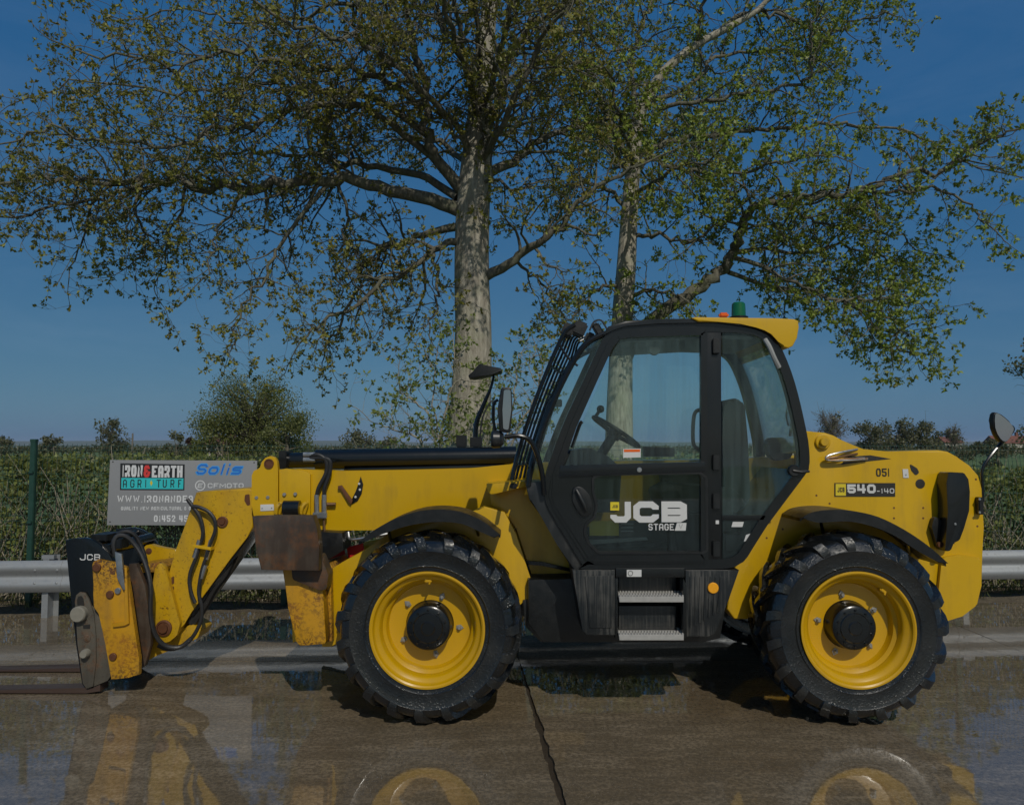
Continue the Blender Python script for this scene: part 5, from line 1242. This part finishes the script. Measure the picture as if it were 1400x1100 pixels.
L1 = [
 ([(640, 292), (590, 272), (530, 258), (480, 243), (440, 246), (375, 253), (297, 257), (230, 250), (183, 246), (131, 253), (70, 242), (0, 250), (-60, 246)], Y1, 24, 4, -1.0, .22, 2.6, 1.0),
 ([(200, 247), (148, 270), (78, 283), (0, 300), (-50, 320)], Y1 - .7, 7, 3, -.8, .1, 2.6, .9),
 ([(190, 250), (188, 296), (196, 330), (185, 360)], Y1 - .7, 6, 2.5, .3, .1, 2.6, .7),
 ([(634, 262), (600, 222), (586, 190), (581, 150), (578, 100), (565, 50), (560, -20), (548, -120)], Y1, 20, 8, -1.5, .3, 2.0, 1.0),
 ([(580, 150), (540, 120), (500, 100), (458, 92), (392, 87), (323, 72), (257, 89), (190, 80), (110, 70)], Y1 - .6, 12, 3.5, -2.5, .15, 2.6, 1.0),
 ([(584, 185), (530, 145), (480, 126), (440, 125), (392, 116), (340, 118), (280, 128), (200, 122), (110, 110), (40, 130)], Y1 - .4, 12, 3, 1.5, .15, 2.6, 1.0),
 ([(566, 60), (540, 40), (500, 10), (480, 4), (419, 22), (366, 33), (314, 30), (250, 10), (180, 30)], Y1 - .9, 11, 3, 1.8, .15, 2.6, 1.0),
 ([(588, 212), (520, 160), (471, 140), (392, 152), (349, 168), (300, 178), (230, 200), (150, 190), (70, 180), (10, 190)], Y1 - .2, 12, 3, -2.6, .15, 2.6, 1.0),
 ([(625, 270), (570, 238), (500, 226), (462, 224), (440, 212), (400, 216), (340, 206), (270, 216), (180, 206)], Y1, 14, 4, 2.6, .25, 2.4, 1.0),
 ([(636, 330), (600, 336), (558, 366), (501, 406), (440, 440), (410, 468)], Y1, 13, 3.5, -1.4, .2, 2.6, .9),
 ([(634, 308), (586, 318), (552, 332), (521, 341), (500, 370), (478, 415), (455, 460), (442, 490)], Y1, 14, 3, 1.2, .25, 2.6, .85),
 ([(450, 250), (414, 292), (394, 322), (371, 349), (366, 380), (340, 405), (323, 449), (316, 480)], Y1 - .3, 8, 3, -.6, .25, 2.4, .8),
 ([(462, 252), (474, 290), (470, 330), (460, 370), (468, 410)], Y1 - .2, 6, 3, .7, .2, 2.4, .8),
 ([(590, 338), (600, 380), (596, 420), (588, 450)], Y1, 6, 3, -.8, .2, 2.2, .75),
 ([(652, 386), (693, 360), (727, 340), (766, 304), (800, 270), (850, 240), (900, 215)], Y1, 18, 4, -1.2, .25, 2.2, 1.0),
 ([(700, 356), (730, 372), (752, 400), (770, 430)], Y1 - .2, 6, 3, .6, .2, 2.2, .8),
 ([(656, 242), (704, 220), (732, 197), (783, 175), (840, 160), (880, 130)], Y1, 18, 4, 1.6, .25, 2.2, 1.0),
 ([(656, 190), (682, 135), (700, 75), (740, 28), (790, 0), (850, -60)], Y1, 16, 5, -2.0, .25, 2.2, 1.0),
 ([(654, 150), (700, 110), (760, 80), (810, 90), (870, 60)], Y1, 12, 4, 2.4, .2, 2.2, 1.0),
 ([(654, 140), (625, 60), (600, 30), (588, -40), (560, -120)], Y1, 14, 5, 1.8, .25, 2.0, 1.0),
 ([(560, 10), (500, -50), (420, -60), (330, -40), (240, -60)], Y1 - .9, 9, 3, -.8, .1, 2.4, 1.0),
 ([(668, 20), (720, -50), (800, -90), (880, -100)], Y1, 12, 4, 1.0, .1, 2.0, 1.0),
 ([(648, 225), (620, 170), (560, 110), (500, 60), (430, 50), (350, 0)], Y1, 13, 4, -4.0, .3, 2.0, 1.0),
 ([(650, 230), (690, 170), (740, 60), (790, 0)], Y1, 13, 4, -3.6, .3, 2.0, 1.0),
 ([(650, 240), (610, 200), (560, 190), (520, 200)], Y1, 13, 4, 4.2, .3, 2.0, 1.0),
 ([(652, 200), (690, 180), (720, 150), (730, 100)], Y1, 13, 4, 4.2, .3, 2.0, 1.0),
 ([(654, 170), (640, 90), (600, 0), (580, -110)], Y1, 12, 4, -4.2, .3, 2.2, 1.1),
 ([(656, 160), (680, 80), (700, -20), (690, -120)], Y1, 12, 4, -4.6, .3, 2.2, 1.1),
 ([(658, 130), (650, 40), (645, -60), (650, -150)], Y1, 11, 4, -3.4, .3, 2.4, 1.1),
 ([(656, 150), (630, 60), (620, -40), (610, -130)], Y1, 11, 4, -2.6, .3, 2.4, 1.1),
 ([(650, 230), (658, 190), (650, 150), (660, 110)], Y1, 8, 3, -1.0, .3, 2.6, .8),
 ([(648, 240), (630, 190), (600, 150), (580, 130)], Y1, 9, 4, -1.3, .3, 2.4, .8),
 ([(652, 235), (668, 190), (690, 150), (680, 100)], Y1, 9, 4, -1.3, .3, 2.4, .8),
 ([(650, 260), (672, 245), (700, 260), (730, 255)], Y1, 8, 3, -1.2, .25, 2.4, .8),
 ([(340, 255), (305, 300), (292, 340), (275, 380)], Y1 - .6, 6, 2.5, -.5, .15, 2.6, .8),
 ([(255, 250), (244, 300), (228, 345), (216, 385)], Y1 - .6, 6, 2.5, .6, .15, 2.6, .8),
 ([(140, 255), (120, 290), (112, 330), (100, 360)], Y1 - .9, 5, 2.5, .4, .15, 2.6, .8)]
oak1 = make_tree('oak_tree', 'large oak with the thick straight trunk, left of the cab, in bronze spring leaf', Y1, L1, tr1, M['leaf_oak'], 634, g1, [])
Y2 = 18.0
g2 = Grower(tuft=8, leaf=0.092, seclen=1.4, density=2.5)
tr2 = px_limb([(846, 700), (847, 560), (851, 435), (856, 369), (861, 284), (866, 227), (872, 165), (890, 125), (911, 95), (953, 61), (1005, 33), (1045, 5), (1090, -60)], Y2, 40, 6, 0.0, 0.0)
rr = [44, 36, 29, 27, 23, 20, 17, 15, 13, 11, 9, 7, 5]
n = len(tr2[0]); tr2 = (tr2[0], [np.interp(i / (n - 1) * 12, range(13), rr) * 0.5 * Y2 / F for i in range(n)])
L2 = [
 ([(850, 500), (868, 462), (900, 432), (930, 410), (958, 392), (980, 374), (996, 354), (1008, 330), (1015, 307), (1030, 288), (1060, 275), (1100, 269), (1142, 264), (1185, 258), (1223, 243), (1289, 232), (1317, 210), (1350, 190), (1390, 175)], Y2, 24, 4, -1.6, .42, 2.2, .9),
 ([(1170, 260), (1230, 262), (1284, 262), (1327, 279), (1346, 300), (1362, 320)], Y2 - 1.2, 6, 2.5, -.5, .1, 1.8, .6),
 ([(870, 215), (892, 203), (939, 187), (977, 184), (1024, 173), (1081, 177), (1128, 170), (1175, 175), (1246, 180), (1300, 215), (1380, 240)], Y2, 11, 3, 1.2, .15, 1.7, .85),
 ([(900, 150), (930, 142), (986, 135), (1043, 123), (1100, 109), (1112, 85), (1107, 47), (1120, 20)], Y2, 8, 3, -1.5, .15, 2.0, .9),
 ([(985, 42), (1015, 19), (1052, 19), (1100, 38), (1128, 47), (1175, 28), (1220, 20)], Y2, 9, 3, 1.0, .15, 2.0, .9),
 ([(1003, 352), (1043, 364), (1081, 388), (1123, 406), (1175, 420), (1215, 432), (1245, 460)], Y2 - .4, 8, 3, -1.2, .15, 2.4, .85),
 ([(1000, 345), (1050, 340), (1100, 345), (1150, 335), (1200, 350), (1240, 360)], Y2 - .4, 8, 3, 1.4, .15, 2.4, .9),
 ([(996, 372), (1052, 392), (1100, 398), (1150, 380), (1210, 395)], Y2 - .3, 8, 3, 2.0, .15, 2.2, .9),
 ([(862, 326), (878, 321), (910, 324), (948, 326), (972, 312), (996, 298), (1020, 270)], Y2, 8, 3, -1.4, .2, 2.0, .85),
 ([(852, 408), (875, 402), (892, 397), (925, 402), (950, 420)], Y2, 8, 3, -.8, .2, 2.2, .7),
 ([(854, 392), (830, 390), (811, 397), (790, 420), (776, 440)], Y2, 7, 3, -1.0, .2, 2.2, .8),
 ([(860, 290), (830, 260), (800, 250), (760, 260), (730, 290)], Y2, 8, 3, 1.4, .2, 2.2, .9),
 ([(866, 230), (840, 180), (820, 130), (800, 80), (790, 20), (780, -50)], Y2, 10, 4, -1.6, .2, 2.0, 1.0),
 ([(872, 170), (865, 120), (868, 60), (885, 10), (890, -60)], Y2, 11, 4, 1.5, .2, 2.0, 1.0),
 ([(868, 200), (900, 220), (950, 235), (1000, 240), (1060, 225), (1110, 215)], Y2, 9, 3, -2.4, .2, 2.2, .95),
 ([(880, 140), (940, 120), (980, 80), (1040, 70), (1100, 75), (1150, 100)], Y2, 9, 3, 2.6, .2, 2.0, .95),
 ([(953, 61), (960, 10), (985, -40), (1000, -100)], Y2, 8, 3, -1.5, .1, 2.0, 1.0),
 ([(1045, 5), (1100, -30), (1160, -40), (1220, -20)], Y2, 6, 3, 1.5, .1, 2.0, 1.0),
 ([(866, 250), (880, 220), (930, 160), (960, 110)], Y2, 9, 3, 4.5, .2, 2.0, 1.0),
 ([(864, 260), (850, 220), (830, 200), (800, 190)], Y2, 9, 3, 4.5, .2, 2.0, 1.0),
 ([(862, 270), (890, 250), (930, 230), (980, 215)], Y2, 9, 3, -4.0, .25, 2.0, .9),
 ([(1130, 408), (1180, 412), (1230, 405), (1270, 420)], Y2 - 1.0, 5, 2.5, .8, .1, 2.6, .8),
 ([(1170, 418), (1205, 450), (1235, 475), (1262, 490)], Y2 - 1.2, 5, 2.5, -.4, .1, 2.6, .7),
 ([(866, 230), (856, 190), (840, 150), (830, 90)], Y2, 9, 3, -4.5, .2, 2.2, 1.0),
 ([(1060, 275), (1110, 300), (1160, 310), (1220, 320), (1260, 345)], Y2 - .8, 6, 2.5, 1.0, .1, 2.4, .8)]
oak2 = make_tree('oak_tree', 'slimmer oak rising behind the cab with a leaning second stem and green leaves', Y2, L2, tr2, M['leaf_green'], 846, g2, [])

# ivy on the thick trunk, leafy sapling at its foot
n = 3600
ang = rng.uniform(0, 2 * math.pi, n); hz_ = rng.random(n) ** 1.25 * 2.6 + 0.3
rad = 0.40 - 0.03 * hz_ + np.abs(rng.normal(size=n)) * 0.07
cx = np.interp(hz_, [0, 1.8, 3.4], [P(636, 690, Y1).x, P(640, 610, Y1).x, P(644, 520, Y1).x])
pos = np.stack([cx + rad * np.cos(ang), Y1 + 0.1 + rad * np.sin(ang), hz_], 1)
kp = np.array([noise.noise((p[0] * 3, p[1] * 3, p[2] * 2.2)) > -0.15 for p in pos]); pos = pos[kp]
V, Fc = leaf_quads(pos, rand_dirs(len(pos), -0.1), rng.uniform(0.05, 0.10, len(pos)), 0.8)
iv = from_arrays('ivy', V, Fc, M['leaf_ivy']); tag(iv, 'ivy climbing the foot of the thick oak trunk', 'ivy', kind='stuff')
gs = Grower(tuft=6, leaf=0.075, seclen=0.75, density=1.5)
sap = empty('sapling', (P(600, 700, 13.4).x, 13.4, 0)); tag(sap, 'pale green leafy sapling growing at the foot of the thick oak trunk', 'sapling')
for pts, dy in (([(610, 740), (606, 640), (596, 580), (592, 530), (600, 480)], .3), ([(604, 650), (570, 600), (545, 590), (520, 582)], -.3), ([(606, 640), (585, 570), (562, 545), (546, 535)], .3), ([(600, 600), (615, 540), (630, 510), (622, 480)], -.2),
                ([(690, 740), (690, 620), (700, 560), (706, 510), (712, 480)], .3), ([(690, 630), (712, 580), (735, 540), (742, 500)], -.3), ([(690, 640), (672, 590), (662, 560)], -.4), ([(608, 680), (580, 620), (560, 610)], -.5), ([(612, 690), (640, 620), (650, 590)], -.6)):
    p, r = px_limb(pts, 13.4, 4, 1.5, dy, 0.02); gs.add_limb(p, r, .25, 3.4, 1.0)
gs.limb.build('stem', M['bark'], sap); o = gs.twig.build('twigs', M['bark'], sap); o['kind'] = 'stuff'
o = gs.leaves('foliage', M['leaf_shrub'], sap); o['kind'] = 'stuff'

# ------------------------------------------------------------------ far trees, houses, pole, hills
def far_tree(label, u, vtop, wpx, Y, mat, n=2600, lumps=26, group='trees beyond the field', bare=0.0, low=0.12, seed=0, leafpx=3.0):
    c = P(u, 610, Y); H = P(u, vtop, Y).z; W = wpx * Y / F
    root = empty('field_tree', (c.x, Y, 0)); tag(root, label, 'tree', group)
    rs = np.random.default_rng(seed + 100)
    tb = Tubes()
    tb.add([np.array((c.x, Y, -0.3)), np.array((c.x + W * 0.02, Y, H * 0.3)), np.array((c.x - W * 0.02, Y, H * 0.62))], [W * 0.035, W * 0.028, W * 0.014], 7)
    cen = []
    for k in range(lumps):
        a = rs.uniform(0, 2 * math.pi); t = rs.random() ** 0.45; z = rs.random()
        wz = math.sin(math.pi * (0.20 + 0.70 * z)) ** 0.55
        cen.append((c.x + W * 0.43 * t * wz * math.cos(a), Y + W * 0.43 * t * wz * math.sin(a), H * (low + 0.06 + (0.88 - low) * z), W * rs.uniform(0.11, 0.20)))
        tip = np.array(cen[-1][:3]); b = np.array((c.x, Y, H * (0.12 + 0.45 * z)))
        md = (b + tip) / 2 + rs.normal(size=3) * W * 0.03
        tb.add([b, md, tip], [W * 0.014, W * 0.009, W * 0.004], 4)
        if bare:
            for q in range(int(14 * bare)):
                f = rs.uniform(0.4, 1); s = b + (tip - b) * f; e = s + rs.normal(size=3) * W * 0.11 + np.array((0, 0, W * 0.05)); e2 = e + rs.normal(size=3) * W * 0.05
                tb.add([s, e, e2], [W * 0.004, W * 0.0025, W * 0.0015], 3)
    tb.build('trunk', M['bark_far'], root)
    cen = np.array(cen); idx = rs.integers(0, lumps, n)
    d = rs.normal(size=(n, 3)); d /= np.linalg.norm(d, axis=1, keepdims=True); rr_ = rs.random(n) ** 0.45
    pos = cen[idx, :3] + d * (cen[idx, 3] * rr_)[:, None]
    pos[:, 2] = np.maximum(pos[:, 2], 0.05)
    dd = rs.normal(size=(n, 3))
    V, Fc = leaf_quads(pos, dd, rs.uniform(0.7, 1.4, n) * leafpx * Y / F, 0.7)
    o = from_arrays('crown', V, Fc, mat, root); o['kind'] = 'stuff'
    return root
far_tree('broad round green tree in the field left of the thick oak trunk', 346, 521, 168, 62, M['leaf_far_b'], 22000, 110, leafpx=2.3, low=0.02, seed=1)
far_tree('lower bushy green tree at the right foot of the broad round tree', 392, 562, 84, 58, M['leaf_far_b'], 5000, 26, low=0.0, seed=2)
far_tree('lower bushy green tree at the left foot of the broad round tree', 302, 560, 84, 59, M['leaf_far_b'], 5000, 26, low=0.0, seed=3)
far_tree('small open tree on the skyline above the left end of the board', 150, 573, 52, 130, M['leaf_far'], 1500, 22, seed=4, bare=.5, low=.1)
far_tree('little dark tree on the skyline right of the fence post', 73, 595, 34, 150, M['leaf_far'], 900, 14, seed=5, low=0.05)
far_tree('leftmost little tree on the skyline at the edge of the view', 2, 597, 36, 150, M['leaf_far'], 900, 14, seed=6, low=0.05)
far_tree('dark green bush tree beside the copper one on the skyline', 241, 591, 32, 90, M['leaf_far'], 1300, 16, seed=7, low=0.0)
far_tree('small copper-red tree against the foot of the broad round tree', 262, 597, 26, 88, M['leaf_red'], 900, 12, seed=8, low=0.0)
far_tree('pale far tree just above the black boom ram', 490, 592, 56, 170, M['leaf_far'], 1200, 18, seed=9, low=0.0)
far_tree('small far tree between the boom ram and the sapling', 532, 598, 34, 175, M['leaf_far'], 800, 14, seed=10, low=0.0)
far_tree('bare winter tree above the pivot behind the cab', 1136, 560, 56, 120, M['leaf_far'], 260, 26, seed=11, bare=2.4, low=.2)
far_tree('leftmost of the bushy trees above the rear body', 1190, 576, 62, 105, M['leaf_far'], 2200, 24, seed=12, low=0.0, bare=.4)
far_tree('middle of the bushy trees above the rear body', 1228, 573, 66, 110, M['leaf_far'], 2400, 24, seed=13, low=0.0, bare=.4)
far_tree('rightmost of the bushy trees above the rear body', 1266, 578, 56, 108, M['leaf_far'], 2000, 22, seed=14, low=0.0, bare=.4)
far_tree('thin bare tree right of the bushy trees', 1305, 582, 40, 115, M['leaf_far'], 240, 20, seed=15, bare=2.0, low=.15)
far_tree('low round bush in the field left of the rear mirror', 1362, 604, 44, 70, M['leaf_far'], 1800, 16, seed=16, low=0.0)
far_tree('pale low bush below the thin bare tree', 1330, 606, 34, 140, M['leaf_far'], 900, 12, seed=17, low=0.0)
far_tree('tall tree just entering the right edge of the view', 1432, 440, 92, 34, M['leaf_far'], 2600, 24, seed=18, bare=.7, low=.2, leafpx=4)
# far field hedges
def far_hedge(label, u0, u1, Y, h, seed):
    a, b = P(u0, 610, Y).x, P(u1, 610, Y).x; n = int((b - a) * 240); rs = np.random.default_rng(seed)
    n = min(n, 16000)
    x = rs.uniform(a, b, n); t = np.array([h * (0.8 + 0.3 * noise.noise((q * 0.25, seed, 0)) + 0.15 * noise.noise((q * 1.1, seed, 2))) for q in x])
    pos = np.stack([x, Y + rs.normal(size=n) * 0.5, np.maximum(0.05, t * rs.random(n) ** 0.7)], 1)
    V, Fc = leaf_quads(pos, rs.normal(size=(n, 3)), rs.uniform(0.7, 1.3, n) * 3.2 * Y / F, 0.7)
    o = from_arrays('field_hedge', V, Fc, M['leaf_far']); tag(o, label, 'hedge', 'hedges across the fields'); return o
far_hedge('dark field hedge running across behind the board on the left', -120, 620, 46, 1.55, 31)
far_hedge('distant hedge line far across the fields', -150, 1550, 190, 2.1, 32)
far_hedge('field hedge below the bushy trees on the right', 1090, 1330, 95, 1.7, 33)
# houses on the right skyline, pole, hills
M['roof_red'] = mat_simple('red roof', (0.19, 0.075, 0.05), 0.8, 0, 0.25, 2, 0.3)
M['render'] = mat_simple('pale house wall', (0.48, 0.44, 0.38), 0.85, 0, 0.1, 2, 0.1)
M['house_glass'] = mat_simple('dark house window', (0.03, 0.035, 0.04), 0.15, 0, 0.1, 2, 0.0)
def house(label, u, Y, W, H, rh, D=7.0, front='render'):
    c = P(u, 610, Y); root = empty('house', (c.x, Y, 0)); tag(root, label, 'house', 'houses on the skyline')
    box('wall', (c.x, Y + D / 2, H / 2), (W, D, H), M[front], root, None, 0.0)
    bm = bmesh.new(); e = 0.35
    pr = [(-D / 2 - e, H), (0, H + rh), (D / 2 + e, H), (D / 2 + e, H - 0.15), (-D / 2 - e, H - 0.15)]
    f = [bm.verts.new((c.x - W / 2 - e, Y + D / 2 + a, z)) for a, z in pr]; b = [bm.verts.new((c.x + W / 2 + e, Y + D / 2 + a, z)) for a, z in pr]
    bm.faces.new(f); bm.faces.new(b[::-1])
    for i in range(5): bm.faces.new((f[i], f[(i + 1) % 5], b[(i + 1) % 5], b[i]))
    r = from_bm('roof', bm, M['roof_red'], root, smooth=False)
    box('chimney', (c.x + W * 0.3, Y + D / 2, H + rh + 0.3), (0.8, 0.8, 1.6), M['roof_red'], r, None, 0.0)
    nw = max(2, int(W / 3.2))
    for k in range(nw):
        for z in ([1.3] if H < 3.6 else [1.3, 3.9]):
            wn_ = box('window', (c.x - W / 2 + W * (k + 0.5) / nw, Y - 0.01, z), (1.3, 0.12, 1.2), M['white'], root, None, 0.0)
            box('pane', (c.x - W / 2 + W * (k + 0.5) / nw, Y - 0.06, z), (1.1, 0.06, 1.0), M['house_glass'], wn_, None, 0.0)
house('long low house with red roof beside the rear mirror', 1386, 250, 11, 2.9, 2.4)
house('small pale house among the far trees right of the rear body', 1304, 230, 5.0, 3.0, 1.7)
house('small cream house at the foot of the broad round tree', 297, 120, 3.4, 2.2, 1.2)
M['wood'] = mat_simple('weathered pole', (0.16, 0.14, 0.12), 0.9, 0, 0.2, 3, 0.3)
pl_ = P(181, 610, 110); pole = tube('utility_pole', [(pl_.x, 110, -0.1), (pl_.x, 110, P(181, 592, 110).z)], [0.16, 0.11], M['wood'], None, 8)
tag(pole, 'thin wooden pole standing on the skyline above the board', 'pole')
M['hill'] = mat_ground('wooded hill', [(0.3, (0.035, 0.055, 0.025)), (0.6, (0.06, 0.085, 0.035))], 0.02, 0.2)
V = []; Fc = []; NX = 120
for i in range(NX + 1):
    x = -5200 + 10400 * i / NX
    h = 30 + 12 * noise.noise((x * 0.0009, 0.5, 0)) + 7 * noise.noise((x * 0.004, 2.5, 0)) + (8 if x < -600 else 0) * min(1, (-600 - x) / 600 if x < -600 else 0)
    for j, (dy, k) in enumerate(((0, -0.05), (250, 0.5), (600, 0.95), (900, 1.0), (1500, 0.7))): V.append((x, 4300 + dy, max(-2, h * k)))
for i in range(NX):
    for j in range(4):
        a = i * 5 + j; Fc.append((a, a + 5, a + 6, a + 1))
tag(from_arrays('hills', V, Fc, M['hill'], smooth=True), kind='structure')

# ------------------------------------------------------------------ haze
HZ = NT('haze air'); hv = HZ.N('ShaderNodeVolumePrincipled')
hv.inputs['Color'].default_value = (0.80, 0.88, 1.0, 1); hv.inputs['Density'].default_value = 0.00010; hv.inputs['Anisotropy'].default_value = 0.0
HZ.L(hv.outputs[0], HZ.out.inputs['Volume'])
bm = bmesh.new(); bm_box(bm, (0, 6900, 28), (34000, 15000, 64))
hz = from_bm('haze', bm, HZ.m, smooth=False); tag(hz, 'thin pale blue haze over the distant fields', 'haze', kind='stuff')
